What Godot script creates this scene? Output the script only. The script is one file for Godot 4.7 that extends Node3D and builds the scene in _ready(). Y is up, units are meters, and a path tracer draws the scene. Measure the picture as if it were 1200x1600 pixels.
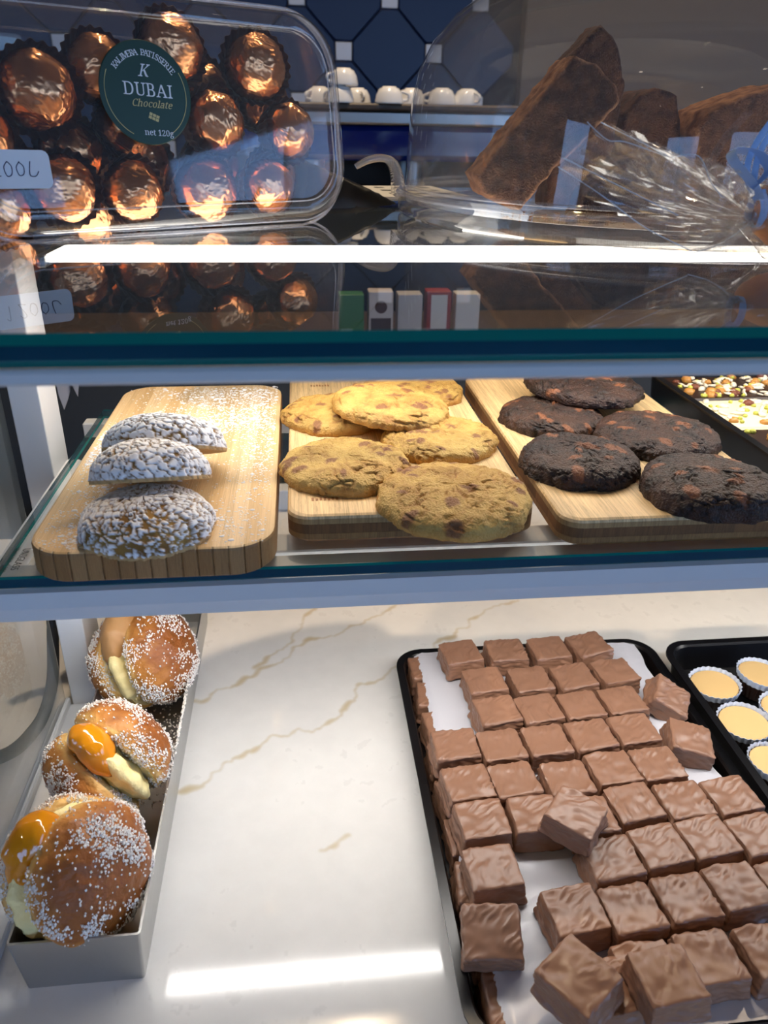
extends Node3D
# A pastry counter: glass deck with boxed chocolates and a cake dome, a glass shelf with cookies on boards,
# and a marble counter with doughnuts and trays below.

const DECK := 1.237
const SHELF := 1.067
const MARBLE := 0.83

var taken := {}
var M := {}
var rng := RandomNumberGenerator.new()
var nz := FastNoiseLite.new()
var cell := FastNoiseLite.new()

# ---------------------------------------------------------------- naming
func numbered(n: String) -> String:
	var k: int = taken.get(n, 0)
	taken[n] = k + 1
	return n if k == 0 else "%s_%03d" % [n, k]

func tag(o: Node3D, label: String, category := "", group := "", kind := "") -> Node3D:
	if label: o.set_meta("label", label)
	if category: o.set_meta("category", category)
	if group: o.set_meta("group", group)
	if kind: o.set_meta("kind", kind)
	return o

func thing(called: String, label: String, category: String, at := Vector3.ZERO, group := "") -> Node3D:
	var o := Node3D.new()
	o.name = numbered(called)
	add_child(o)
	o.position = at
	tag(o, label, category, group)
	return o

func one(called: String, mesh: Mesh, m: Material, label: String, category: String, at := Vector3.ZERO, group := "") -> MeshInstance3D:
	var o := MeshInstance3D.new()
	o.mesh = mesh
	o.material_override = m
	o.name = numbered(called)
	add_child(o)
	o.position = at
	tag(o, label, category, group)
	return o

func part(called: String, mesh: Mesh, m: Material, parent: Node3D, at := Vector3.ZERO, label := "") -> MeshInstance3D:
	var o := MeshInstance3D.new()
	o.mesh = mesh
	o.material_override = m
	o.name = called
	o.position = at
	if label: o.set_meta("label", label)
	parent.add_child(o, true)
	return o

func structure(called: String, mesh: Mesh, m: Material, at := Vector3.ZERO, label := "", category := "") -> MeshInstance3D:
	var o := one(called, mesh, m, label, category, at)
	o.set_meta("kind", "structure")
	return o

# ---------------------------------------------------------------- mesh helpers
func mk(v: PackedVector3Array, idx: PackedInt32Array, col = null, uv = null, closed := true) -> ArrayMesh:
	if closed:
		var vol := 0.0
		for t in range(0, idx.size(), 3):
			vol += v[idx[t]].dot(v[idx[t + 1]].cross(v[idx[t + 2]]))
		if vol > 0.0:
			for t in range(0, idx.size(), 3):
				var s := idx[t + 1]
				idx[t + 1] = idx[t + 2]
				idx[t + 2] = s
	var n := PackedVector3Array()
	n.resize(v.size())
	for t in range(0, idx.size(), 3):
		var a := idx[t]
		var b := idx[t + 1]
		var c := idx[t + 2]
		var f := (v[c] - v[a]).cross(v[b] - v[a])
		n[a] += f
		n[b] += f
		n[c] += f
	for k in n.size():
		n[k] = n[k].normalized() if n[k].length_squared() > 0.0 else Vector3.UP
	var arr := []
	arr.resize(Mesh.ARRAY_MAX)
	arr[Mesh.ARRAY_VERTEX] = v
	arr[Mesh.ARRAY_NORMAL] = n
	arr[Mesh.ARRAY_INDEX] = idx
	if col != null: arr[Mesh.ARRAY_COLOR] = col
	if uv != null: arr[Mesh.ARRAY_TEX_UV] = uv
	var m := ArrayMesh.new()
	m.add_surface_from_arrays(Mesh.PRIMITIVE_TRIANGLES, arr)
	return m

func flat_shaded(m: ArrayMesh) -> ArrayMesh:
	# the same mesh with a crisp normal on each face
	var a := m.surface_get_arrays(0)
	var sv: PackedVector3Array = a[Mesh.ARRAY_VERTEX]
	var si: PackedInt32Array = a[Mesh.ARRAY_INDEX]
	var v := PackedVector3Array()
	var uv := PackedVector2Array()
	for k in si:
		v.append(sv[k])
		if a[Mesh.ARRAY_TEX_UV] != null: uv.append(a[Mesh.ARRAY_TEX_UV][k])
	return mk(v, PackedInt32Array(range(v.size())), null, uv if uv.size() else null)

func loft(loops: Array, sharp := true, cap0 := true, cap1 := true, closed := true, tint = null) -> ArrayMesh:
	# tint: one colour for each band, then one for each cap
	var col := PackedColorArray()
	var v := PackedVector3Array()
	var idx := PackedInt32Array()
	var n: int = loops[0].size()
	if sharp:
		for l in loops.size() - 1:
			var b := v.size()
			v.append_array(loops[l])
			v.append_array(loops[l + 1])
			if tint:
				for k in 2 * n: col.append(tint[l])
			for k in n:
				var k2 := (k + 1) % n
				idx.append_array([b + k, b + n + k, b + k2, b + k2, b + n + k, b + n + k2])
	else:
		for l in loops: v.append_array(l)
		for l in loops.size() - 1:
			var b: int = l * n
			for k in n:
				var k2 := (k + 1) % n
				idx.append_array([b + k, b + n + k, b + k2, b + k2, b + n + k, b + n + k2])
	for e in 2:
		if (cap0 if e == 0 else cap1):
			var lp: PackedVector3Array = loops[0] if e == 0 else loops[loops.size() - 1]
			var b := v.size()
			var c := Vector3.ZERO
			for p in lp: c += p
			v.append_array(lp)
			v.append(c / n)
			if tint:
				for k in n + 1: col.append(tint[loops.size() - 1 + e])
			for k in n:
				var k2 := (k + 1) % n
				if e == 0: idx.append_array([b + n, b + k, b + k2])
				else: idx.append_array([b + n, b + k2, b + k])
	return mk(v, idx, col if tint else null, null, closed)

func rrect(hx: float, hz: float, r: float, y: float, n := 6, off := Vector2.ZERO) -> PackedVector3Array:
	var out := PackedVector3Array()
	r = minf(r, minf(hx, hz) - 0.0001)
	for q in 4:
		var cx: float = (hx - r) * [1, -1, -1, 1][q]
		var cz: float = (hz - r) * [1, 1, -1, -1][q]
		for k in n + 1:
			var a: float = (q + k / float(n)) * PI / 2.0
			out.append(Vector3(off.x + cx + r * cos(a), y, off.y + cz + r * sin(a)))
	return out

func ring(rx: float, rz: float, y: float, n := 48, flute := 0.0, flutes := 0) -> PackedVector3Array:
	var out := PackedVector3Array()
	for k in n:
		var a := TAU * k / n
		var f := 1.0 + flute * cos(a * flutes)
		out.append(Vector3(cos(a) * rx * f, y, sin(a) * rz * f))
	return out

func lathe(profile: Array, n := 48, sx := 1.0, sz := 1.0, sharp := false, cap0 := true, cap1 := true) -> ArrayMesh:
	var loops := []
	for p in profile: loops.append(ring(p.x * sx, p.x * sz, p.y, n))
	return loft(loops, sharp, cap0, cap1, cap0 and cap1)

func tube(path: Array, radii, n := 10) -> ArrayMesh:
	var loops := []
	for k in path.size():
		var t: Vector3 = (path[mini(k + 1, path.size() - 1)] - path[maxi(k - 1, 0)]).normalized()
		var a := t.cross(Vector3.UP if absf(t.y) < 0.9 else Vector3.RIGHT).normalized()
		var b := t.cross(a)
		var r: float = radii[k] if radii is Array else radii
		var l := PackedVector3Array()
		for j in n: l.append(path[k] + (a * cos(TAU * j / n) + b * sin(TAU * j / n)) * r)
		loops.append(l)
	return loft(loops, false)

func smooth_path(pts: Array, per := 8) -> Array:
	var out := []
	for k in pts.size() - 1:
		var p0: Vector3 = pts[maxi(k - 1, 0)]
		var p3: Vector3 = pts[mini(k + 2, pts.size() - 1)]
		for j in per:
			out.append((pts[k] as Vector3).cubic_interpolate(pts[k + 1], p0, p3, j / float(per)))
	out.append(pts[pts.size() - 1])
	return out

func bevel_box(sx: float, sy: float, sz: float, b := 0.002) -> ArrayMesh:
	# a box standing on y = 0 with chamfered edges
	var hx := sx / 2
	var hz := sz / 2
	b = minf(b, minf(minf(hx, hz), sy / 2) * 0.9)
	return loft([rrect(hx - b, hz - b, b * 0.5, 0, 1), rrect(hx, hz, b, b, 1), rrect(hx, hz, b, sy - b, 1), rrect(hx - b, hz - b, b * 0.5, sy, 1)])

func slab(x0: float, x1: float, y0: float, y1: float, z0: float, z1: float) -> BoxMesh:
	var m := BoxMesh.new()
	m.size = Vector3(absf(x1 - x0), absf(y1 - y0), absf(z1 - z0))
	return m

func mid(x0: float, x1: float, y0: float, y1: float, z0: float, z1: float) -> Vector3:
	return Vector3((x0 + x1) / 2, (y0 + y1) / 2, (z0 + z1) / 2)

func merge(list: Array) -> ArrayMesh:
	# joins [mesh, transform] pairs into one mesh
	var st := SurfaceTool.new()
	st.begin(Mesh.PRIMITIVE_TRIANGLES)
	for e in list: st.append_from(e[0], 0, e[1])
	return st.commit()

func at_(p: Vector3, b := Basis()) -> Transform3D:
	return Transform3D(b, p)

# smooth closed surface of a distance field: one vertex in each crossed cell, one quad round each crossed edge
func nets(f: Callable, lo: Vector3, hi: Vector3, h: float, paint = null) -> ArrayMesh:
	var nx := int(ceil((hi.x - lo.x) / h)) + 1
	var ny := int(ceil((hi.y - lo.y) / h)) + 1
	var nn := int(ceil((hi.z - lo.z) / h)) + 1
	var d := PackedFloat32Array()
	d.resize(nx * ny * nn)
	var w := 0
	for z in nn:
		for y in ny:
			for x in nx:
				d[w] = f.call(lo + Vector3(x, y, z) * h)
				w += 1
	var sy := nx
	var sz := nx * ny
	var map := PackedInt32Array()
	map.resize(nx * ny * nn)
	map.fill(-1)
	var v := PackedVector3Array()
	var idx := PackedInt32Array()
	var off := [0, 1, sy, sy + 1, sz, sz + 1, sz + sy, sz + sy + 1]
	var pos := [Vector3(0, 0, 0), Vector3(1, 0, 0), Vector3(0, 1, 0), Vector3(1, 1, 0), Vector3(0, 0, 1), Vector3(1, 0, 1), Vector3(0, 1, 1), Vector3(1, 1, 1)]
	var edges := [[0, 1], [2, 3], [4, 5], [6, 7], [0, 2], [1, 3], [4, 6], [5, 7], [0, 4], [1, 5], [2, 6], [3, 7]]
	for z in nn - 1:
		for y in ny - 1:
			var row := z * sz + y * sy
			for x in nx - 1:
				var b := row + x
				var neg := 0
				for k in 8:
					if d[b + off[k]] < 0.0: neg += 1
				if neg == 0 or neg == 8: continue
				var s := Vector3.ZERO
				var cnt := 0
				for e in edges:
					var d0 := d[b + off[e[0]]]
					var d1 := d[b + off[e[1]]]
					if (d0 < 0.0) != (d1 < 0.0):
						s += (pos[e[0]] as Vector3).lerp(pos[e[1]], d0 / (d0 - d1))
						cnt += 1
				map[b] = v.size()
				v.append(lo + (Vector3(x, y, z) + s / cnt) * h)
	var axes := [[1, sy, sz], [sy, sz, 1], [sz, 1, sy]]
	for z in range(1, nn - 1):
		for y in range(1, ny - 1):
			for x in range(1, nx - 1):
				var b := z * sz + y * sy + x
				for a in axes:
					var in0 := d[b] < 0.0
					if in0 == (d[b + a[0]] < 0.0): continue
					var q0 := map[b - a[1] - a[2]]
					var q1 := map[b - a[2]]
					var q2 := map[b]
					var q3 := map[b - a[1]]
					if q0 < 0 or q1 < 0 or q2 < 0 or q3 < 0: continue
					if in0: idx.append_array([q0, q2, q1, q0, q3, q2])
					else: idx.append_array([q0, q1, q2, q0, q2, q3])
	var col = null
	if paint != null:
		col = PackedColorArray()
		for p in v: col.append(paint.call(p))
	return mk(v, idx, col)

func sd_poly(p: Vector2, q: Array) -> float:
	var d: float = p.distance_squared_to(q[0])
	var s := 1.0
	var j := q.size() - 1
	for i in q.size():
		var e: Vector2 = q[j] - q[i]
		var w: Vector2 = p - q[i]
		var b := w - e * clampf(w.dot(e) / e.length_squared(), 0.0, 1.0)
		d = minf(d, b.length_squared())
		var c1: bool = p.y >= q[i].y
		var c2: bool = p.y < q[j].y
		var c3: bool = e.x * w.y > e.y * w.x
		if (c1 and c2 and c3) or (not c1 and not c2 and not c3): s = -s
		j = i
	return s * sqrt(d)

func smin(a: float, b: float, k: float) -> float:
	var h := maxf(k - absf(a - b), 0.0) / k
	return minf(a, b) - h * h * k * 0.25

func ell(p: Vector3, r: Vector3) -> float:
	var k0 := (p / r).length()
	var k1 := (p / (r * r)).length()
	return k0 * (k0 - 1.0) / maxf(k1, 0.0001)

func cap_(p: Vector3, a: Vector3, b: Vector3, ra: float, rb: float) -> float:
	var t := clampf((p - a).dot(b - a) / (b - a).length_squared(), 0, 1)
	return p.distance_to(a.lerp(b, t)) - lerpf(ra, rb, t)

# ---------------------------------------------------------------- materials
func c8(r: float, g: float, b: float, a := 255.0) -> Color:
	return Color(r / 255.0, g / 255.0, b / 255.0, a / 255.0)

func mat(col: Color, rough := 0.5, metal := 0.0) -> StandardMaterial3D:
	var m := StandardMaterial3D.new()
	m.albedo_color = col
	m.roughness = rough
	m.metallic = metal
	return m

func pane(col: Color, alpha: float, rough := 0.02) -> StandardMaterial3D:
	var m := mat(Color(col.r, col.g, col.b, alpha), rough)
	m.transparency = BaseMaterial3D.TRANSPARENCY_ALPHA
	return m

func vmat(rough := 0.7) -> StandardMaterial3D:
	var m := mat(Color.WHITE, rough)
	m.vertex_color_use_as_albedo = true
	return m

func ntex(freq: float, oct := 4, type := FastNoiseLite.TYPE_SIMPLEX_SMOOTH, size := 256, sd := 1) -> NoiseTexture2D:
	var f := FastNoiseLite.new()
	f.noise_type = type
	f.frequency = freq
	f.fractal_octaves = oct
	f.seed = sd
	var t := NoiseTexture2D.new()
	t.width = size
	t.height = size
	t.seamless = true
	t.noise = f
	return t

func relief(m: StandardMaterial3D, t: Texture2D, scale: float, depth_cm: float) -> StandardMaterial3D:
	m.heightmap_enabled = true
	m.heightmap_texture = t
	m.heightmap_scale = depth_cm
	m.uv1_triplanar = true
	m.uv1_scale = Vector3.ONE * scale
	return m

func lin(r: float, g: float, b: float) -> Color:
	return c8(r, g, b).srgb_to_linear()

func bamboo_tex(sd: int, strips: int, base: Color, spread: float) -> ImageTexture:
	var w := 512
	var im := Image.create(w, w, false, Image.FORMAT_RGB8)
	var r := RandomNumberGenerator.new()
	r.seed = sd
	var tone := []
	for k in strips: tone.append(r.randf_range(-spread, spread))
	var f := FastNoiseLite.new()
	f.noise_type = FastNoiseLite.TYPE_SIMPLEX
	f.frequency = 0.3
	f.fractal_octaves = 3
	f.seed = sd
	for x in w:
		var s: float = tone[int(x * strips / float(w)) % strips]
		for y in w:
			var q := f.get_noise_2d(x, y * 0.018) * 0.10 + f.get_noise_2d(x * 0.22 + 300, y * 0.006) * 0.08
			var dash := f.get_noise_2d(x * 1.7 + 90, y * 0.05 + 800)
			if dash > 0.38: q -= 0.08
			var k := 1.0 + s + q
			im.set_pixel(x, y, Color(base.r * k, base.g * k * (1.0 + q * 0.15), base.b * (k + q * 0.3)))
	return ImageTexture.create_from_image(im)

func make_materials() -> void:
	M.white_paint = mat(c8(214, 216, 218), 0.42)
	M.rail_paint = mat(c8(206, 210, 214), 0.38)
	M.alu = mat(c8(190, 192, 194), 0.32, 1.0)
	M.steel = mat(c8(160, 160, 160), 0.38, 1.0)
	M.deck_glass = pane(c8(150, 175, 172), 0.05, 0.01)
	M.shelf_glass = pane(c8(150, 185, 180), 0.06, 0.01)
	M.side_glass = pane(c8(160, 180, 176), 0.05, 0.02)
	M.glass_edge = mat(c8(6, 112, 110), 0.14)
	M.glass_edge_flat = mat(c8(4, 62, 82), 0.05)
	M.plastic = pane(c8(235, 238, 245), 0.045, 0.03)
	M.plastic_rim = pane(c8(215, 220, 235), 0.22, 0.06)
	M.fold_glint = pane(c8(200, 220, 245), 0.5, 0.12)  # pale blue carries the glint painted along the film folds
	M.film = pane(c8(230, 235, 245), 0.07, 0.05)
	M.black_enamel = mat(c8(14, 14, 17), 0.28)
	M.black = mat(c8(13, 13, 14), 0.35)
	M.dark_grey = mat(c8(52, 54, 56), 0.6)
	M.ink = mat(c8(26, 34, 80), 0.6)
	M.print_black = mat(c8(20, 20, 22), 0.6)
	var pan := mat(c8(186, 186, 184), 0.42, 1.0)
	var pt := ntex(0.02, 4, FastNoiseLite.TYPE_SIMPLEX, 256, 9)
	M.pan = relief(pan, pt, 9.0, 0.02)
	M.foil = mat(c8(236, 168, 118), 0.27, 1.0)
	M.liner = mat(c8(58, 27, 16), 0.5)
	M.liner.backlight_enabled = true
	M.liner.backlight = c8(80, 36, 18)
	M.paper = mat(c8(206, 206, 214), 0.28)
	M.paper.backlight_enabled = true
	M.paper.backlight = c8(120, 120, 124)
	M.case_paper = mat(c8(206, 214, 230), 0.55)
	M.choc = mat(c8(138, 101, 80), 0.36)
	M.choc_dark = mat(c8(46, 27, 20), 0.45)
	M.cookie = relief(vmat(0.62), ntex(0.06, 4, FastNoiseLite.TYPE_SIMPLEX, 256, 5), 28.0, 0.1)
	M.cookie_dark = relief(vmat(0.58), ntex(0.06, 4, FastNoiseLite.TYPE_SIMPLEX, 256, 6), 28.0, 0.12)
	M.sugar_cookie = vmat(0.85)
	M.powder = mat(c8(244, 244, 246), 0.95)
	M.crystal = mat(c8(240, 234, 226), 0.25)
	M.dough = relief(vmat(0.5), ntex(0.03, 5, FastNoiseLite.TYPE_SIMPLEX_SMOOTH, 256, 8), 14.0, 0.16)
	M.cream = relief(mat(c8(246, 226, 160), 0.5), ntex(0.04, 3, FastNoiseLite.TYPE_SIMPLEX, 256, 3), 20.0, 0.05)
	M.caramel_cream = mat(c8(190, 140, 86), 0.5)
	M.jam = mat(c8(222, 138, 18), 0.08)
	M.jam.clearcoat_enabled = true
	M.jam.clearcoat = 0.8
	M.jam.clearcoat_roughness = 0.06
	M.filling = mat(c8(212, 176, 118), 0.7)
	M.cake = relief(vmat(0.85), ntex(0.09, 4, FastNoiseLite.TYPE_SIMPLEX, 256, 12), 22.0, 0.12)
	M.ribbon = mat(c8(160, 192, 240), 0.35)
	M.bar_dark = mat(c8(44, 26, 20), 0.4)
	M.bar_white = mat(c8(240, 228, 186), 0.45)
	M.almond = mat(c8(240, 230, 208), 0.55)
	M.pistachio = mat(c8(196, 196, 84), 0.55)
	M.raisin = mat(c8(196, 138, 66), 0.35)
	M.nut_skin = mat(c8(122, 66, 44), 0.55)
	M.tile_blue = mat(c8(4, 32, 76), 0.4)
	M.tile_white = mat(c8(196, 206, 224), 0.3)
	M.grout = mat(c8(14, 24, 44), 0.8)
	M.cup = mat(c8(236, 236, 236), 0.2)
	M.wood_dark = mat(c8(70, 58, 50), 0.5)
	M.room_wall = mat(c8(138, 128, 118), 0.8)
	M.cabinet = mat(c8(92, 82, 76), 0.6)  # grey brown of the added panel beside the tiles
	M.ceiling = mat(c8(120, 112, 104), 0.8)
	M.floor = mat(c8(88, 78, 68), 0.45)
	M.window_pane = pane(c8(220, 230, 240), 0.02, 0.01)
	M.frame_dark = mat(c8(34, 36, 40), 0.45)
	M.blue_glass = mat(c8(12, 40, 120), 0.08)
	M.led = mat(c8(255, 252, 244), 0.5)
	M.led.emission_enabled = true
	M.led.emission = c8(255, 250, 240)
	M.led.emission_energy_multiplier = 4.0
	M.spot = M.led.duplicate()
	M.spot.emission = c8(255, 232, 200)
	M.spot.emission_energy_multiplier = 14.0
	for k in 4:
		var b := mat([c8(233, 202, 154), c8(226, 193, 143), c8(238, 209, 164), c8(219, 184, 132)][k], 0.55)
		b.albedo_texture = bamboo_tex(20 + k, 3, Color(0.97, 0.96, 0.95), 0.03)
		b.uv1_triplanar = true
		b.uv1_triplanar_sharpness = 8.0
		b.uv1_scale = Vector3(34, 34, 6)
		b.vertex_color_use_as_albedo = true
		M["bamboo_%d" % k] = b
	var top := mat(Color.WHITE, 0.5)
	top.albedo_texture = bamboo_tex(31, 14, Color(0.87, 0.74, 0.54), 0.05)
	top.uv1_triplanar = true
	top.uv1_triplanar_sharpness = 8.0
	top.uv1_scale = Vector3(6.0, 6.0, 4.0)
	top.vertex_color_use_as_albedo = true
	M.ply_top = top
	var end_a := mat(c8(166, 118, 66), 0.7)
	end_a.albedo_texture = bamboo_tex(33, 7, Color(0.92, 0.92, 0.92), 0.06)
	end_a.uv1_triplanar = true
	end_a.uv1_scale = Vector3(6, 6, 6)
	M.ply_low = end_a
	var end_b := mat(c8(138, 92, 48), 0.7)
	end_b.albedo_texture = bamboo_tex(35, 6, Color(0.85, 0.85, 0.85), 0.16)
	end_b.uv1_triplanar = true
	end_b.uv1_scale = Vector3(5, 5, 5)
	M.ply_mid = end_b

func marble_texture() -> ImageTexture:
	# covers x -0.3 .. 0.9 and z -1.0 .. -0.1
	var w := 1024
	var h := 768
	var im := Image.create(w, h, false, Image.FORMAT_RGB8)
	nz.frequency = 0.01
	nz.fractal_octaves = 4
	for y in h:
		for x in w:
			var a := nz.get_noise_2d(x * 0.6, y * 0.6)
			var b := nz.get_noise_2d(x * 5.0 + 500, y * 5.0)
			var k := 0.875 + a * 0.03 + b * 0.012
			if b > 0.42 and a > 0.05: k -= 0.03
			im.set_pixel(x, y, Color(k, k * 0.995, k * 0.986))
	var veins := [
		[[-0.14, -0.55], [-0.094, -0.577], [-0.048, -0.612], [-0.01, -0.65], [0.051, -0.68], [0.1, -0.713], [0.2, -0.77], [0.34, -0.9]],
		[[-0.054, -0.612], [-0.023, -0.657], [-0.003, -0.696], [0.011, -0.72], [0.06, -0.8]],
		[[-0.2, -0.40], [-0.103, -0.462], [-0.075, -0.49], [-0.039, -0.518], [0.005, -0.522], [0.043, -0.575], [0.097, -0.614], [0.142, -0.649], [0.201, -0.698], [0.3, -0.76], [0.5, -0.9]],
		[[0.0, -0.398], [0.012, -0.402], [0.025, -0.404]],
		[[0.5, -0.6], [0.6, -0.7], [0.8, -0.75]],
		[[0.55, -0.2], [0.7, -0.4], [0.88, -0.5]]]
	var vi := 0
	for line in veins:
		vi += 1
		for s in line.size() - 1:
			var a := Vector2(line[s][0], line[s][1])
			var b := Vector2(line[s + 1][0], line[s + 1][1])
			var steps := int(a.distance_to(b) / 0.0006)
			var side := (b - a).orthogonal().normalized()
			for k in steps:
				var p := a.lerp(b, k / float(steps))
				p += side * (nz.get_noise_2d(p.x * 3200, p.y * 3200 + vi * 77) * 0.010)
				var wgt := nz.get_noise_2d(p.x * 2600 + 900, p.y * 2600 + vi * 31)
				var rad := 1.2 + 3.2 * maxf(0.0, wgt)
				var cx := (p.x + 0.3) / 1.2 * w
				var cy := (p.y + 1.0) / 0.9 * h
				for dy in range(-5, 6):
					for dx in range(-5, 6):
						var x := int(cx) + dx
						var y := int(cy) + dy
						if x < 0 or y < 0 or x >= w or y >= h: continue
						var d := Vector2(x - cx, y - cy).length()
						if d > rad * 1.6: continue
						var t := clampf(1.0 - d / (rad * 1.6), 0, 1) * (0.10 + 0.12 * clampf(wgt + 0.5, 0, 1))
						var o := im.get_pixel(x, y)
						im.set_pixel(x, y, o.lerp(Color(0.76, 0.68, 0.53), t * 0.85))
	return ImageTexture.create_from_image(im)

# ---------------------------------------------------------------- view and light
func set_view() -> void:
	var cam := Camera3D.new()
	cam.name = "camera"
	add_child(cam)
	cam.position = Vector3(0, 1.3, 0)
	cam.basis = Basis.from_euler(Vector3(deg_to_rad(-26.3), deg_to_rad(-6.4), deg_to_rad(0.95)))
	cam.fov = 67.29
	cam.near = 0.02
	cam.far = 60.0
	cam.current = true
	var lens := CameraAttributesPhysical.new()
	lens.frustum_focal_length = 18.03
	lens.frustum_focus_distance = 0.58
	lens.frustum_near = 0.02
	lens.frustum_far = 60.0
	lens.exposure_aperture = 7.0
	cam.attributes = lens
	cam.fov = 67.29
	var we := WorldEnvironment.new()
	we.name = "world"
	var e := Environment.new()
	var sky := Sky.new()
	var sm := ProceduralSkyMaterial.new()
	sm.sky_top_color = c8(92, 138, 214)
	sm.sky_horizon_color = c8(152, 192, 236)
	sm.ground_bottom_color = c8(80, 90, 105)
	sm.ground_horizon_color = c8(120, 140, 170)
	sm.energy_multiplier = 7.0
	sky.sky_material = sm
	e.background_mode = Environment.BG_SKY
	e.sky = sky
	e.tonemap_mode = Environment.TONE_MAPPER_LINEAR
	e.tonemap_exposure = 1.0
	e.sdfgi_enabled = true
	e.ssao_enabled = true
	e.ssil_enabled = true
	we.environment = e
	add_child(we)

func led_bar(label: String, x0: float, x1: float, y: float, z: float, energy: float, w: float, housing := false, lean := 0.0) -> void:
	# an opal light bar hung under a glass shelf, its light thrown down
	var t := thing("led_light_bar", label, "light", Vector3((x0 + x1) / 2, y, z))
	var l := x1 - x0
	part("diffuser", loft([rrect(l / 2, w / 2 - 0.002, 0.002, -0.005, 3), rrect(l / 2, w / 2, 0.003, -0.002, 3), rrect(l / 2, w / 2, 0.003, 0.0, 3)]), M.led, t)
	for s in [-1, 1]:
		part("end_cap", bevel_box(0.006, 0.008, w + 0.004, 0.001), M.alu, t, Vector3(s * (l / 2 + 0.003), -0.008, 0))
	if housing: part("housing", bevel_box(l, 0.004, w + 0.004, 0.001), M.white_paint, t, Vector3(0, 0.0, 0))
	var a := AreaLight3D.new()
	a.name = "led_light"
	a.area_size = Vector2(l, w * 0.8)
	a.light_energy = energy
	a.light_color = c8(255, 251, 246)
	a.shadow_enabled = true
	a.area_range = 8.0
	a.rotation = Vector3(-PI / 2 + lean, 0, 0)
	a.position = Vector3(0, -0.0075, 0)
	t.add_child(a)

# ---------------------------------------------------------------- room
func wall_with_holes(called: String, along_x: bool, fixed: float, a0: float, a1: float, holes: Array, label: String) -> void:
	# a 0.2 m thick wall from floor to ceiling with openings [from, to, sill, head]
	var list := []
	var put := func(u0: float, u1: float, y0: float, y1: float):
		if u1 - u0 < 0.001 or y1 - y0 < 0.001: return
		var b := BoxMesh.new()
		b.size = Vector3(u1 - u0, y1 - y0, 0.2) if along_x else Vector3(0.2, y1 - y0, u1 - u0)
		var p := Vector3((u0 + u1) / 2, (y0 + y1) / 2, fixed) if along_x else Vector3(fixed, (y0 + y1) / 2, (u0 + u1) / 2)
		list.append([b, at_(p)])
	var u := a0
	for h in holes:
		put.call(u, h[0], 0.0, 2.8)
		put.call(h[0], h[1], 0.0, h[2])
		put.call(h[0], h[1], h[3], 2.8)
		u = h[1]
	put.call(u, a1, 0.0, 2.8)
	structure(called, merge(list), M.room_wall, Vector3.ZERO, label, "wall")
	for h in holes:
		var uw: float = h[1] - h[0]
		var hh: float = h[3] - h[2]
		var c: float = (h[0] + h[1]) / 2
		var p := Vector3(c, h[2], fixed) if along_x else Vector3(fixed, h[2], c)
		var w := Node3D.new()
		w.name = numbered("window")
		w.name = "window_%d" % taken["window"]
		add_child(w)
		w.position = p
		if not along_x: w.rotation.y = PI / 2
		w.set_meta("kind", "structure")
		tag(w, h[4], "window")
		for s in [-1, 1]:
			part("frame_post", slab(0, 0.06, 0, hh, 0, 0.08), M.frame_dark, w, Vector3(s * (uw / 2 - 0.03), hh / 2, 0))
			part("frame_rail", slab(0, uw, 0, 0.06, 0, 0.08), M.frame_dark, w, Vector3(0, hh / 2 + s * (hh / 2 - 0.03), 0))
		part("pane", slab(0, uw - 0.12, 0, hh - 0.12, 0, 0.006), M.window_pane, w, Vector3(0, hh / 2, 0))

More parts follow.
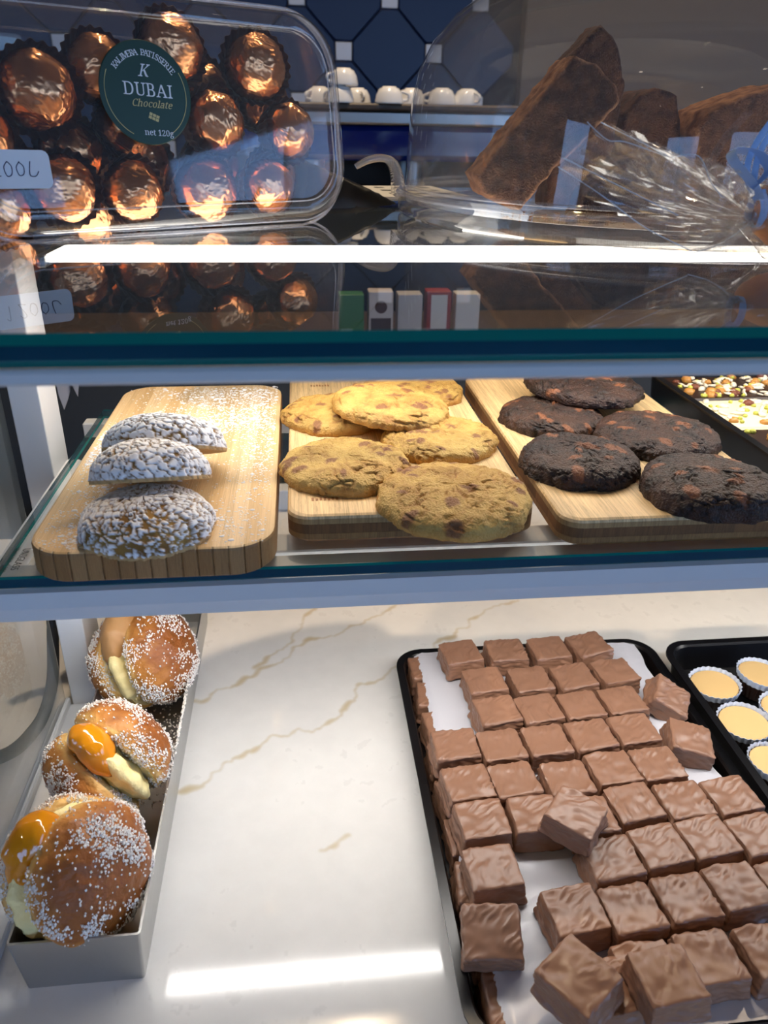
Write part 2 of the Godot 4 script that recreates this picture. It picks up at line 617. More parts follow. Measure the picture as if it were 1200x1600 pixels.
func room() -> void:
	structure("floor", slab(-3.4, 3.8, -0.1, 0, -2.5, 5.2), M.floor, mid(-3.4, 3.8, -0.1, 0, -2.5, 5.2), "brown shop floor", "floor")
	structure("ceiling", slab(-3.4, 3.8, 2.8, 2.9, -2.5, 5.2), M.ceiling, mid(-3.4, 3.8, 2.8, 2.9, -2.5, 5.2), "grey brown shop ceiling", "ceiling")
	wall_with_holes("wall_front", true, 5.1, -3.4, 3.8, [[-2.2, -0.7, 0.3, 2.3, "narrower dark framed shop window opposite the blue tiled wall"], [0.5, 2.9, 0.3, 2.4, "wide dark framed shop window opposite the blue tiled wall"]], "shop front wall with windows")
	wall_with_holes("wall_right", false, 3.7, -2.5, 5.0, [[0.4, 2.2, 0.5, 2.4, "dark framed side window closer to the blue tiled wall"], [2.9, 4.8, 0.4, 2.5, "tall dark framed side window next to the shop front"]], "side wall with two tall windows")
	wall_with_holes("wall_left", false, -3.3, -2.5, 5.0, [[0.9, 1.9, 0.5, 2.2, "single dark framed window alone in its side wall"]], "side wall with one window")
	# back wall: dark blue octagon tiles laid on the diagonal with small white square dots
	var wall := structure("wall_back", slab(-3.4, 3.8, 0, 2.8, -2.4, -2.204), M.grout, mid(-3.4, 3.8, 0, 2.8, -2.4, -2.204), "back wall of dark blue octagon tiles with white square dots", "wall")
	var step := 0.112
	var o := Vector2(0.128, 1.476)
	var dot := 0.0195
	var g := 0.003
	var oct := []
	# an octagon between four dots
	var q := step - dot - g
	var t := dot + g * 0.3
	for p in [[q, -t], [q, t], [t, q], [-t, q], [-q, t], [-q, -t], [-t, -q], [t, -q]]:
		oct.append(Vector2(p[0], p[1]))
	var ring_of := func(sc: float, z: float) -> PackedVector3Array:
		var r := PackedVector3Array()
		for p in oct: r.append(Vector3(p.x * sc, p.y * sc, z))
		return r
	var tile := loft([ring_of.call(1.0, 0.0), ring_of.call(1.0, 0.005), ring_of.call(0.975, 0.007)])
	var sq := func(sc: float, z: float) -> PackedVector3Array:
		return PackedVector3Array([Vector3(dot * sc, -dot * sc, z), Vector3(dot * sc, dot * sc, z), Vector3(-dot * sc, dot * sc, z), Vector3(-dot * sc, -dot * sc, z)])
	var dotm := loft([sq.call(1.0, 0.0), sq.call(1.0, 0.005), sq.call(0.94, 0.007)])
	for i in range(-9, 4):
		for j in range(-4, 3):
			var p := Vector3(o.x + i * step, o.y + j * step, -2.204) - wall.position
			if (i + j) % 2 == 0: part("dot_tile", dotm, M.tile_white, wall, p)
			else: part("octagon_tile", tile, M.tile_blue, wall, p)
	structure("added_trim_7", slab(0.57, 3.6, 1.0, 2.8, -2.204, -2.16), M.cabinet, mid(0.57, 3.6, 1.0, 2.8, -2.204, -2.16), "added plain grey brown panel beside the blue tiles", "panel")  # added panel, standing in for the grey of the dome's reflections
	for s in [[-1.2, 1.2], [0.9, 1.6], [2.2, 0.6], [-0.4, 2.6], [1.6, 3.2], [-2.0, 3.6], [0.1, -1.3], [1.3, -1.3]]:
		var l := thing("ceiling_spotlight", "small round recessed spotlight in the ceiling", "light", Vector3(s[0], 2.8, s[1]), "recessed ceiling spotlights")
		part("trim_ring", lathe([Vector2(0.035, -0.006), Vector2(0.055, -0.006), Vector2(0.058, 0), Vector2(0.035, 0)], 24, 1, 1, false, false, false), M.white_paint, l)
		part("lens", lathe([Vector2(0.001, -0.003), Vector2(0.035, -0.003), Vector2(0.035, 0.0)], 24), M.spot, l)
		var sp := SpotLight3D.new()
		sp.name = "spot_light"
		sp.position = Vector3(0, -0.012, 0)
		sp.rotation.x = -PI / 2
		sp.spot_angle = 55
		sp.light_size = 0.03
		sp.light_energy = 2.0
		sp.light_color = c8(255, 226, 188)
		sp.shadow_enabled = true
		sp.spot_range = 12
		l.add_child(sp)

# ---------------------------------------------------------------- the display case
func display_case() -> void:
	# marble counter
	var mt := mat(Color.WHITE, 0.10)
	mt.albedo_texture = marble_texture()
	var v := PackedVector3Array()
	var uv := PackedVector2Array()
	var x0 := -0.3
	var x1 := 0.9
	var z0 := -1.0
	var z1 := -0.1
	for p in [[x0, z0], [x1, z0], [x1, z1], [x0, z1]]:
		v.append(Vector3(p[0], MARBLE, p[1]))
		uv.append(Vector2((p[0] - x0) / (x1 - x0), (p[1] - z0) / (z1 - z0)))
	for p in [[x0, z0], [x1, z0], [x1, z1], [x0, z1]]:
		v.append(Vector3(p[0], MARBLE - 0.03, p[1]))
		uv.append(Vector2((p[0] - x0) / (x1 - x0), (p[1] - z0) / (z1 - z0)))
	var idx := PackedInt32Array([0, 1, 2, 0, 2, 3, 4, 6, 5, 4, 7, 6])
	for k in 4:
		var k2 := (k + 1) % 4
		idx.append_array([k, k + 4, k2, k2, k + 4, k2 + 4])
	one("marble_counter", flat_shaded(mk(v, idx, null, uv)), mt, "white marble counter slab with fine beige veins", "counter")
	# framework
	var t := thing("display_case", "white framed glass pastry display case standing on the floor", "display case")
	var add := func(n: String, a: float, b: float, c: float, d: float, e: float, f: float, m: Material, l := ""):
		return part(n, bevel_box(b - a, d - c, f - e, 0.0012), m, t, Vector3((a + b) / 2, c, (e + f) / 2), l)
	add.call("cabinet", -0.3, 0.9, 0.0, MARBLE - 0.03, -0.98, -0.14, M.dark_grey)
	add.call("post", -0.214, -0.192, MARBLE, 1.2248, -0.606, -0.566, M.white_paint, "white upright post")
	add.call("post", 0.82, 0.845, MARBLE, 1.2248, -0.606, -0.566, M.white_paint, "white upright post")
	add.call("back_rail", -0.3, 0.9, MARBLE, MARBLE + 0.03, -0.985, -0.96, M.white_paint)
	add.call("top_rail", -0.45, 0.95, 1.219, 1.2248, -0.283, -0.2685, M.rail_paint, "thin pale metal strip under the deck edge")
	# stepped front rail of the middle shelf: profile in z,y extruded along x
	var prof := [Vector2(-0.4005, 1.0588), Vector2(-0.3965, 1.0578), Vector2(-0.3955, 1.0475), Vector2(-0.3958, 1.0462), Vector2(-0.3985, 1.0455), Vector2(-0.3995, 1.037), Vector2(-0.4015, 1.0355), Vector2(-0.428, 1.0355), Vector2(-0.428, 1.0588)]
	var loops := []
	for x in [-0.45, 0.95]:
		var l := PackedVector3Array()
		for p in prof: l.append(Vector3(x, p.y, p.x))
		loops.append(l)
	part("shelf_rail", flat_shaded(loft(loops, true)), M.rail_paint, t, Vector3.ZERO, "stepped white rail under the cookie shelf")
	add.call("shelf_bracket", -0.192, -0.18, 1.045, 1.0588, -0.60, -0.428, M.white_paint)
	add.call("shelf_bracket", -0.2, 0.84, 1.045, 1.0588, -0.70, -0.685, M.white_paint)
	# glass side and its white sill
	add.call("side_pane", -0.2235, -0.2185, MARBLE + 0.008, 1.2245, -0.566, -0.24, M.side_glass)
	add.call("side_sill", -0.226, -0.2, MARBLE, MARBLE + 0.008, -0.566, -0.14, M.white_paint)
	add.call("side_bead", -0.2185, -0.2145, MARBLE + 0.008, MARBLE + 0.016, -0.566, -0.14, M.white_paint)
	var gk := []
	for p in [[0.892, -0.42], [0.866, -0.458], [0.845, -0.49], [0.831, -0.523], [0.824, -0.556], [0.834, -0.589], [0.863, -0.609], [0.9, -0.625], [1.0, -0.65]]:
		gk.append(Vector3(-0.236, p[0] + 0.012, p[1]))
	part("curved_band", tube(smooth_path(gk, 6), 0.0055, 8), M.dark_grey, t, Vector3.ZERO, "dark curved band outside the side glass")  # dark curved band, run as a tube outside the pane
	# torn white paper on the back of the post
	var torn := PackedVector3Array()
	for p in [[-0.253, 1.085], [-0.252, 1.05], [-0.249, 1.034], [-0.243, 1.046], [-0.240, 1.066], [-0.236, 1.060], [-0.233, 1.048], [-0.230, 1.062], [-0.222, 1.072], [-0.214, 1.082]]:
		torn.append(Vector3(p[0], p[1], -0.80))
	var torn2 := PackedVector3Array()
	for p in torn: torn2.append(p + Vector3(0, 0, -0.0008))
	one("paper_scrap", loft([torn, torn2]), M.paper, "torn white paper scrap hanging behind the white post", "paper")
	# glass deck and shelf
	glass_shelf("glass_deck", "thick glass deck with a green edge carrying the chocolate box", -0.45, 0.95, DECK - 0.012, DECK, -1.06, -0.268, 0.0034, M.deck_glass)
	var sh := glass_shelf("glass_shelf", "glass shelf with a green edge carrying the bamboo boards", -0.184, 0.84, SHELF - 0.008, SHELF, -0.70, -0.3995, 0.0012, M.shelf_glass)
	var f := SystemFont.new()
	f.font_names = PackedStringArray(["Droid Sans"])
	for e in [["UNIGLASS", -0.1715, -0.421, 0.0000125 * 16], ["TEMPERED G 203", -0.1775, -0.421, 0.0000125 * 11]]:
		var tm := TextMesh.new()
		tm.font = f
		tm.text = e[0]
		tm.font_size = 32
		tm.pixel_size = e[3] * 0.9
		tm.depth = 0.0001
		var p := part("etched_lettering", tm, M.print_black, sh, Vector3(e[1], SHELF + 0.0002, e[2]) - sh.position, "small printed lettering on the glass")
		p.basis = Basis(Vector3(0, 0, 1), Vector3(1, 0, 0), Vector3(0, 1, 0))
	led_bar("long white light bar under the glass deck above the cookies", -0.165, 0.80, 1.2243, -0.572, 0.116, 0.05)
	led_bar("long white light bar behind the cookie shelf rail", -0.165, 0.80, 1.0545, -0.446, 0.165, 0.02, true)

func glass_shelf(called: String, label: String, x0: float, x1: float, y0: float, y1: float, z0: float, z1: float, ch: float, m: Material) -> Node3D:
	var t := thing(called, label, "glass shelf", Vector3((x0 + x1) / 2, y0, (z0 + z1) / 2))
	var hx := (x1 - x0) / 2
	var hz := (z1 - z0) / 2
	var h := y1 - y0
	# the clear sheet
	var v := PackedVector3Array()
	for p in [[-1, -1], [1, -1], [1, 1], [-1, 1]]: v.append(Vector3(p[0] * (hx - ch), h, p[1] * (hz - ch)))
	var idx := PackedInt32Array([0, 1, 2, 0, 2, 3])
	part("pane", mk(v, idx, null, null, false), m, t)
	part("bevel", loft([rrect(hx - ch, hz - ch, 0.0004, h, 1), rrect(hx, hz, 0.0005, h - ch, 1)], true, false, false, false), M.glass_edge, t, Vector3.ZERO, "green polished bevel")
	part("edge", loft([rrect(hx, hz, 0.0005, h - ch, 1), rrect(hx, hz, 0.0005, ch, 1)], true, false, false, false), M.glass_edge_flat, t, Vector3.ZERO, "dark teal cut edge")
	part("bevel", loft([rrect(hx, hz, 0.0005, ch, 1), rrect(hx - ch, hz - ch, 0.0004, 0, 1)], true, false, false, false), M.glass_edge, t, Vector3.ZERO, "green polished bevel")
	return t

# ---------------------------------------------------------------- boards and cookies
func strip_board() -> void:
	# bamboo board of upright strips glued side by side
	var x0 := -0.160
	var x1 := -0.019
	var hz := 0.158
	var t := thing("bamboo_board", "bamboo board of upright strips dusted with icing sugar", "board", Vector3((x0 + x1) / 2, SHELF, -0.549))
	var hx := (x1 - x0) / 2
	var H := 0.019
	var n := 16
	var edge := func(x: float, inset: float) -> float:
		var r := 0.026 - inset
		var a := hx - inset
		var b := hz - inset
		x = clampf(x, -a, a)
		var d := absf(x) - (a - r)
		return b - r + sqrt(maxf(0.0, r * r - d * d)) if d > 0 else b
	for k in n:
		var a := -hx + 2 * hx * k / n
		var b := -hx + 2 * hx * (k + 1) / n
		var loops := []
		for lv in [[0.0, 0.0015], [0.0015, 0.0], [H - 0.002, 0.0], [H - 0.0006, 0.0006], [H, 0.002]]:
			var l := PackedVector3Array()
			var m := 7
			for j in m + 1:
				var x := lerpf(a, b, j / float(m))
				if k == 0: x = maxf(x, -hx + lv[1])
				if k == n - 1: x = minf(x, hx - lv[1])
				l.append(Vector3(x, lv[0], edge.call(x, lv[1])))
			for j in m + 1:
				var x := lerpf(b, a, j / float(m))
				if k == 0: x = maxf(x, -hx + lv[1])
				if k == n - 1: x = minf(x, hx - lv[1])
				l.append(Vector3(x, lv[0], -edge.call(x, lv[1])))
			loops.append(l)
		var shaded_grain := Color(0.42, 0.31, 0.20)  # darker sides: end grain, with the front's shade put into the tint
		part("strip", loft(loops, true, true, true, true, [shaded_grain, shaded_grain, shaded_grain, Color.WHITE, shaded_grain, Color.WHITE]), M["bamboo_%d" % [[0, 1, 3, 2, 0, 3, 1, 2, 2, 0, 1, 3, 0, 2, 3, 1][k]]], t)

func ply_board(label: String, x0: float, x1: float, z0: float, z1: float, logo: Array) -> void:
	var t := thing("bamboo_board", label, "board", Vector3((x0 + x1) / 2, SHELF, (z0 + z1) / 2))
	var hx := (x1 - x0) / 2
	var hz := (z1 - z0) / 2
	var r := 0.014
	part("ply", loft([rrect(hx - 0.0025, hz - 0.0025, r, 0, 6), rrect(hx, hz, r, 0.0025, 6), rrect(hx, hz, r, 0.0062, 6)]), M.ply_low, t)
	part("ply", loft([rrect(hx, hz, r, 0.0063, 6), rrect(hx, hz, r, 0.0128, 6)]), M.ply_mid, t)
	part("ply", loft([rrect(hx, hz, r, 0.0129, 6), rrect(hx, hz, r, 0.0165, 6), rrect(hx - 0.0008, hz - 0.0008, r, 0.0181, 6), rrect(hx - 0.0025, hz - 0.0025, r, 0.019, 6)], true, true, true, true, [Color(0.5, 0.42, 0.33), Color.WHITE, Color.WHITE, Color.WHITE, Color.WHITE]), M.ply_top, t)  # top ply sides tinted darker: end grain plus painted front shade
	for e in logo:
		# a small faint branded mark burnt into the wood, too worn to read
		var list := []
		for k in 7:
			list.append([slab(0, 0.0016, 0, 0.0002, 0, [0.0045, 0.003, 0.0045][k % 3]), at_(Vector3((k - 3) * 0.0026, 0, [0.0, 0.0008, -0.0004][k % 3]))])
		part("burnt_mark", merge(list), M.burnt, t, Vector3(e[0] - t.position.x, 0.0191, e[1] - t.position.z), "faint brown mark burnt into the wood")

func cookie_mesh(R: float, H: float, sd: int, style: String, na := 150, nr := 46) -> ArrayMesh:
	var r := RandomNumberGenerator.new()
	r.seed = sd
	var chips := []
	var nch: int = {"plain": 13, "dark": 12, "sugar": 0}[style]
	for k in nch:
		var a := r.randf() * TAU
		var d := sqrt(r.randf()) * R * 0.95
		chips.append([Vector2(cos(a), sin(a)) * d, r.randf_range(0.004, 0.0075), r.randf() * TAU, r.randf_range(0.45, 0.8)])
	var n1 := FastNoiseLite.new()
	n1.seed = sd
	n1.frequency = 1.0
	n1.fractal_octaves = 3
	var cr := FastNoiseLite.new()
	cr.noise_type = FastNoiseLite.TYPE_CELLULAR
	cr.cellular_return_type = FastNoiseLite.RETURN_DISTANCE2_SUB
	cr.cellular_jitter = 1.0
	cr.frequency = 1.0
	cr.fractal_type = FastNoiseLite.FRACTAL_NONE
	cr.seed = sd + 5
	var v := PackedVector3Array()
	var col := PackedColorArray()
	var idx := PackedInt32Array()
	var pw := 0.62 if style != "sugar" else 0.9
	for i in nr + 1:
		var s := i / float(nr)
		for j in na:
			var a := TAU * j / na
			var dir := Vector2(cos(a), sin(a))
			var rim := 1.0 + 0.05 * n1.get_noise_2d(dir.x * 1.1 + sd, dir.y * 1.1) + 0.025 * n1.get_noise_2d(dir.x * 4.0, dir.y * 4.0 + sd)
			var ang := s * (PI / 2 + 0.35)
			var rr: float
			var y: float
			if ang <= PI / 2:
				rr = R * rim * pow(sin(ang), pw if style != "sugar" else 0.85)
				y = H * pow(maxf(cos(ang), 0.0), 0.55 if style != "sugar" else 0.8)
			else:
				rr = R * rim * (1.0 - (ang - PI / 2) * 0.35)
				y = 0.0
			var p := Vector3(dir.x * rr, y, dir.y * rr)
			var out := Vector3(dir.x * sin(ang), maxf(cos(ang), 0.05) * 1.0, dir.y * sin(ang)).normalized()
			var q := p * 1.0
			var c: Color
			var fade := clampf((1.0 - s) * 14.0, 0, 1)
			if style == "sugar":
				var fq := 230.0 if sd == 301 else 185.0
				var e := cr.get_noise_3d(q.x * fq, q.y * fq, q.z * fq) + 1.0
				var e2 := cr.get_noise_3d(q.x * 330 + 40, q.y * 330, q.z * 330) + 1.0
				var big := n1.get_noise_3d(q.x * 40, q.y * 40, q.z * 40)
				var pick := n1.get_noise_3d(q.x * 130 + 70, q.y * 130, q.z * 130)
				var flake := 0.0
				var bare := smoothstep(0.25, 0.6, p.z / R) if sd == 301 else 0.0
				if e > 0.055 + bare * 0.2 and pick > -0.42 + bare * 0.32: flake = smoothstep(0.055, 0.13, e - bare * 0.15)
				if flake < 0.3 and e2 > 0.16 and pick > -0.15: flake = maxf(flake, 0.75 * smoothstep(0.14, 0.26, e2))
				p += out * (flake * 0.0012 + big * 0.0012 - (1 - flake) * 0.0003) * fade
				var dough := lin(176, 136, 70).lerp(lin(122, 84, 40), clampf(0.5 + big, 0, 1))
				c = dough.lerp(lin(246, 246, 248), clampf(flake, 0, 1))
				if p.y < 0.002: c = lin(196, 160, 110)
			else:
				var big := n1.get_noise_3d(q.x * 32, q.y * 32, q.z * 32)
				var fine := n1.get_noise_3d(q.x * 150, q.y * 150, q.z * 150)
				var e := cr.get_noise_3d(q.x * 95, q.y * 60, q.z * 160 if style == "dark" else q.z * 95) + 1.0
				var crack := 1.0 - smoothstep(0.0, 0.13, e)
				var where := clampf(0.45 + big * 1.6, 0, 1)
				var amp := 0.0022 if style == "dark" else 0.0017
				p += out * (big * amp + fine * 0.0012 - crack * 0.0022 * where) * fade
				if style == "plain":
					c = lin(208, 172, 96).lerp(lin(178, 138, 66), clampf(0.5 + big * 0.9 + fine * 0.5, 0, 1))
					c = c.lerp(lin(150, 98, 44), crack * where * 0.7)
					c = c.lerp(lin(190, 128, 56), smoothstep(0.62, 0.9, s) * 0.6)
				else:
					c = lin(70, 44, 32).lerp(lin(42, 26, 19), clampf(0.5 + big + fine, 0, 1))
					c = c.lerp(lin(24, 15, 12), crack * where)
				for ch in chips:
					var w: Vector2 = (Vector2(p.x, p.z) - ch[0]).rotated(ch[2])
					w.y /= ch[3]
					var d: float = w.length() + fine * 0.0016
					if d < ch[1] and s < 0.8:
						var k := smoothstep(ch[1], ch[1] * 0.7, d)
						c = c.lerp(lin(128, 78, 50) if style == "plain" else lin(138, 84, 52), k * 0.85)
						p += out * 0.0005 * k * fade
			v.append(p)
			col.append(c)
	for i in nr:
		for j in na:
			var j2 := (j + 1) % na
			var b := i * na
			idx.append_array([b + j, b + na + j, b + j2, b + j2, b + na + j, b + na + j2])
	var last := nr * na
	var cb := v.size()
	v.append(Vector3.ZERO)
	col.append(col[last])
	for j in na: idx.append_array([cb, last + (j + 1) % na, last + j])
	return mk(v, idx, col)

func cookie(style: String, label: String, R: float, H: float, sd: int, at: Vector3, tilt_deg: Vector3, group: String) -> void:
	var m: Material = {"plain": M.cookie, "dark": M.cookie_dark, "sugar": M.sugar_cookie}[style]
	var mesh := cookie_mesh(R, H, sd, style, 230 if style == "sugar" else 150, 84 if style == "sugar" else 46)
	var o := one({"plain": "chocolate_chip_cookie", "dark": "dark_chocolate_cookie", "sugar": "crinkle_cookie"}[style], mesh, m, label, "cookie", at, group)
	o.rotation_degrees = tilt_deg

func cookies() -> void:
	var T := SHELF + 0.019
	M.burnt = mat(c8(166, 112, 66), 0.6)
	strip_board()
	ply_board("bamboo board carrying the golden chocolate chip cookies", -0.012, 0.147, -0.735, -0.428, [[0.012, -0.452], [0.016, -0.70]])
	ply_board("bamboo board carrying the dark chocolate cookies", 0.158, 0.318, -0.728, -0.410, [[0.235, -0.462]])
	# powdered icing sugar lying on the first board
	var fl := SphereMesh.new()
	fl.radius = 0.5
	fl.height = 1.0
	fl.radial_segments = 6
	fl.rings = 3
	var mm := MultiMesh.new()
	mm.transform_format = MultiMesh.TRANSFORM_3D
	mm.mesh = fl
	var spots := [[-0.05, -0.64, 0.035, 0.03, 900], [-0.06, -0.68, 0.04, 0.012, 400], [-0.03, -0.57, 0.012, 0.05, 350], [-0.075, -0.60, 0.025, 0.012, 400], [-0.15, -0.56, 0.006, 0.02, 260], [-0.147, -0.525, 0.008, 0.012, 200],
		[-0.135, -0.465, 0.012, 0.02, 140], [-0.128, -0.425, 0.012, 0.014, 130], [-0.132, -0.408, 0.01, 0.008, 120], [-0.03, -0.50, 0.012, 0.03, 160], [-0.045, -0.42, 0.01, 0.012, 60], [-0.09, -0.52, 0.06, 0.14, 500], [-0.1, -0.43, 0.045, 0.02, 300]]
	var xf := []
	rng.seed = 77
	for s in spots:
		for k in s[4] * 2:
			var p := Vector3(s[0] + rng.randfn() * s[2], T, s[1] + rng.randfn() * s[3])
			if p.x < -0.156 or p.x > -0.023 or p.z < -0.70 or p.z > -0.396: continue
			var d := rng.randf_range(0.0004, 0.0012) * (2.4 if rng.randf() < 0.08 else 1.0)
			xf.append(Transform3D(Basis(Vector3.UP, rng.randf() * TAU).scaled(Vector3(d * 1.5, d * 0.5, d)), p))
	mm.instance_count = xf.size()
	for k in xf.size(): mm.set_instance_transform(k, xf[k])
	var mi := MultiMeshInstance3D.new()
	mi.multimesh = mm
	mi.material_override = M.powder
	mi.name = "icing_sugar"
	add_child(mi)
	tag(mi, "loose white icing sugar scattered over the bamboo board", "sugar", "", "stuff")
	var g := "crinkle cookies on the sugared board"
	cookie("sugar", "sugared crinkle cookie lying flat at the board's front edge", 0.0385, 0.0205, 301, Vector3(-0.0945, T, -0.4185), Vector3.ZERO, g)
	cookie("sugar", "cracked white crinkle cookie tilted between two other crinkle cookies", 0.0355, 0.0255, 302, Vector3(-0.0965, T + 0.0148, -0.4545), Vector3(-23, 4, 0), g)
	cookie("sugar", "crinkle cookie leaning over the two others, towards the board's empty end", 0.0385, 0.0245, 303, Vector3(-0.0935, T + 0.0185, -0.4945), Vector3(-25, -6, 2), g)
	g = "golden chocolate chip cookies on the middle board"
	cookie("plain", "golden chip cookie lying flat at the rear end of its board", 0.0465, 0.012, 401, Vector3(0.098, T, -0.668), Vector3(0, 40, 0), g)
	cookie("plain", "golden chip cookie overhanging the sugared board's side, partly covered", 0.044, 0.012, 402, Vector3(0.026, T, -0.608), Vector3(0, 150, 0), g)
	cookie("plain", "golden chip cookie resting on top of the other chip cookies", 0.047, 0.012, 403, Vector3(0.070, T + 0.0125, -0.590), Vector3(5, 75, 0), g)
	cookie("plain", "golden chip cookie half covered, beside the dark cookies' board", 0.045, 0.012, 404, Vector3(0.103, T, -0.545), Vector3(0, 220, 0), g)
	cookie("plain", "golden chip cookie lying flat beside the burnt mark", 0.046, 0.013, 405, Vector3(0.028, T, -0.497), Vector3(0, 10, 0), g)
	cookie("plain", "large greenish golden chip cookie at the board's front corner", 0.0505, 0.015, 406, Vector3(0.094, T, -0.437), Vector3(0, 310, 0), g)
	g = "dark chocolate cookies on the third board"
	cookie("dark", "dark cookie with caramel chips resting on two other dark cookies", 0.051, 0.013, 501, Vector3(0.244, T + 0.0135, -0.632), Vector3(3, 33, -2), g)
	cookie("dark", "smooth dark cookie partly covered at the board's rear side", 0.0435, 0.013, 502, Vector3(0.204, T, -0.590), Vector3(0, 120, 0), g)
	cookie("dark", "dark cookie with big caramel chips beside the nut bark tray", 0.048, 0.014, 503, Vector3(0.273, T, -0.540), Vector3(0, 200, 0), g)
	cookie("dark", "cracked dark cookie alone in the middle of its board", 0.0425, 0.0165, 504, Vector3(0.195, T, -0.492), Vector3(0, 280, 0), g)
	cookie("dark", "thick cracked dark cookie at the front edge of its board", 0.0445, 0.0185, 505, Vector3(0.266, T, -0.440), Vector3(0, 340, 0), g)

# ---------------------------------------------------------------- trays
func tray(label: String, c: Vector3, hx: float, hz: float, h: float, r := 0.02, called := "baking_tray") -> Node3D:
	var s := 0.008
	var lip := 0.006
	var o := one(called, loft([
		rrect(hx - s, hz - s, r, 0.0, 7), rrect(hx - lip, hz - lip, r, h - 0.003, 7), rrect(hx, hz, r + lip, h - 0.002, 7), rrect(hx, hz, r + lip, h, 7),
		rrect(hx - lip - 0.0005, hz - lip - 0.0005, r, h, 7), rrect(hx - lip - 0.002, hz - lip - 0.002, r, h - 0.002, 7), rrect(hx - s - 0.002, hz - s - 0.002, r, 0.002, 7)]), M.black_enamel, label, "tray", c)
	return o

func fudge_mesh(sd: int) -> ArrayMesh:
	var size := Vector3(0.0348, 0.0175, 0.0328)
	var r := 0.0015
	var seg := 26
	var n1 := FastNoiseLite.new()
	n1.seed = sd
	n1.frequency = 1.0
	n1.fractal_octaves = 2
	var v := PackedVector3Array()
	var idx := PackedInt32Array()
	var seen := {}
	var half := size / 2
	var skew := Vector2(sin(sd * 3.1), cos(sd * 1.7)) * 0.0012
	var ridge_dir := 0.5 + 0.6 * sin(sd * 2.3)
	for f in 6:
		var ax := f / 2
		var sg := 1.0 if f % 2 == 0 else -1.0
		var grid := []
		for i in seg + 1:
			for j in seg + 1:
				var p := Vector3.ZERO
				p[ax] = sg * half[ax]
				# denser rows near the edges
				var a := (i / float(seg)) * 2 - 1
				var b := (j / float(seg)) * 2 - 1
				a = sin(a * PI / 2) * 0.35 + a * 0.65
				b = sin(b * PI / 2) * 0.35 + b * 0.65
				p[(ax + 1) % 3] = a * half[(ax + 1) % 3]
				p[(ax + 2) % 3] = b * half[(ax + 2) % 3]
				var q := p.clamp(-half + Vector3.ONE * r, half - Vector3.ONE * r)
				var n := (p - q).normalized()
				p = q + n * r
				var d := n1.get_noise_3d(p.x * 60 + sd, p.y * 60, p.z * 60) * 0.0013
				if n.y > 0.5:
					var u := p.x * cos(ridge_dir) + p.z * sin(ridge_dir)
					var w := -p.x * sin(ridge_dir) + p.z * cos(ridge_dir)
					var wave := sin(u * 1300 + 5.0 * n1.get_noise_2d(p.x * 45, p.z * 45) + w * 160)
					d += pow(maxf(0.0, wave), 2.5) * 0.0010 * clampf(0.35 + n1.get_noise_2d(p.x * 40 + 9, p.z * 40) * 1.4, 0, 1)
				elif absf(n.y) < 0.5:
					d += n1.get_noise_3d(p.x * 110, p.y * 260, p.z * 110) * 0.0009
					d += 0.0009 * smoothstep(-0.004, -0.0087, p.y)
				p += n * d
				var up := (p.y + half.y) / size.y
				p.x = p.x * (1.035 - up * 0.06) + skew.x * up
				p.z = p.z * (1.035 - up * 0.06) + skew.y * up
				p.y += half.y
				var key := p.snapped(Vector3.ONE * 0.00002)
				if not seen.has(key):
					seen[key] = v.size()
					v.append(p)
				grid.append(seen[key])
		for i in seg:
			for j in seg:
				var k := i * (seg + 1) + j
				var q4 := [grid[k], grid[k + 1], grid[k + seg + 1], grid[k + seg + 2]]
				if sg > 0: idx.append_array([q4[0], q4[1], q4[2], q4[1], q4[3], q4[2]])
				else: idx.append_array([q4[0], q4[2], q4[1], q4[1], q4[2], q4[3]])
	return mk(v, idx)

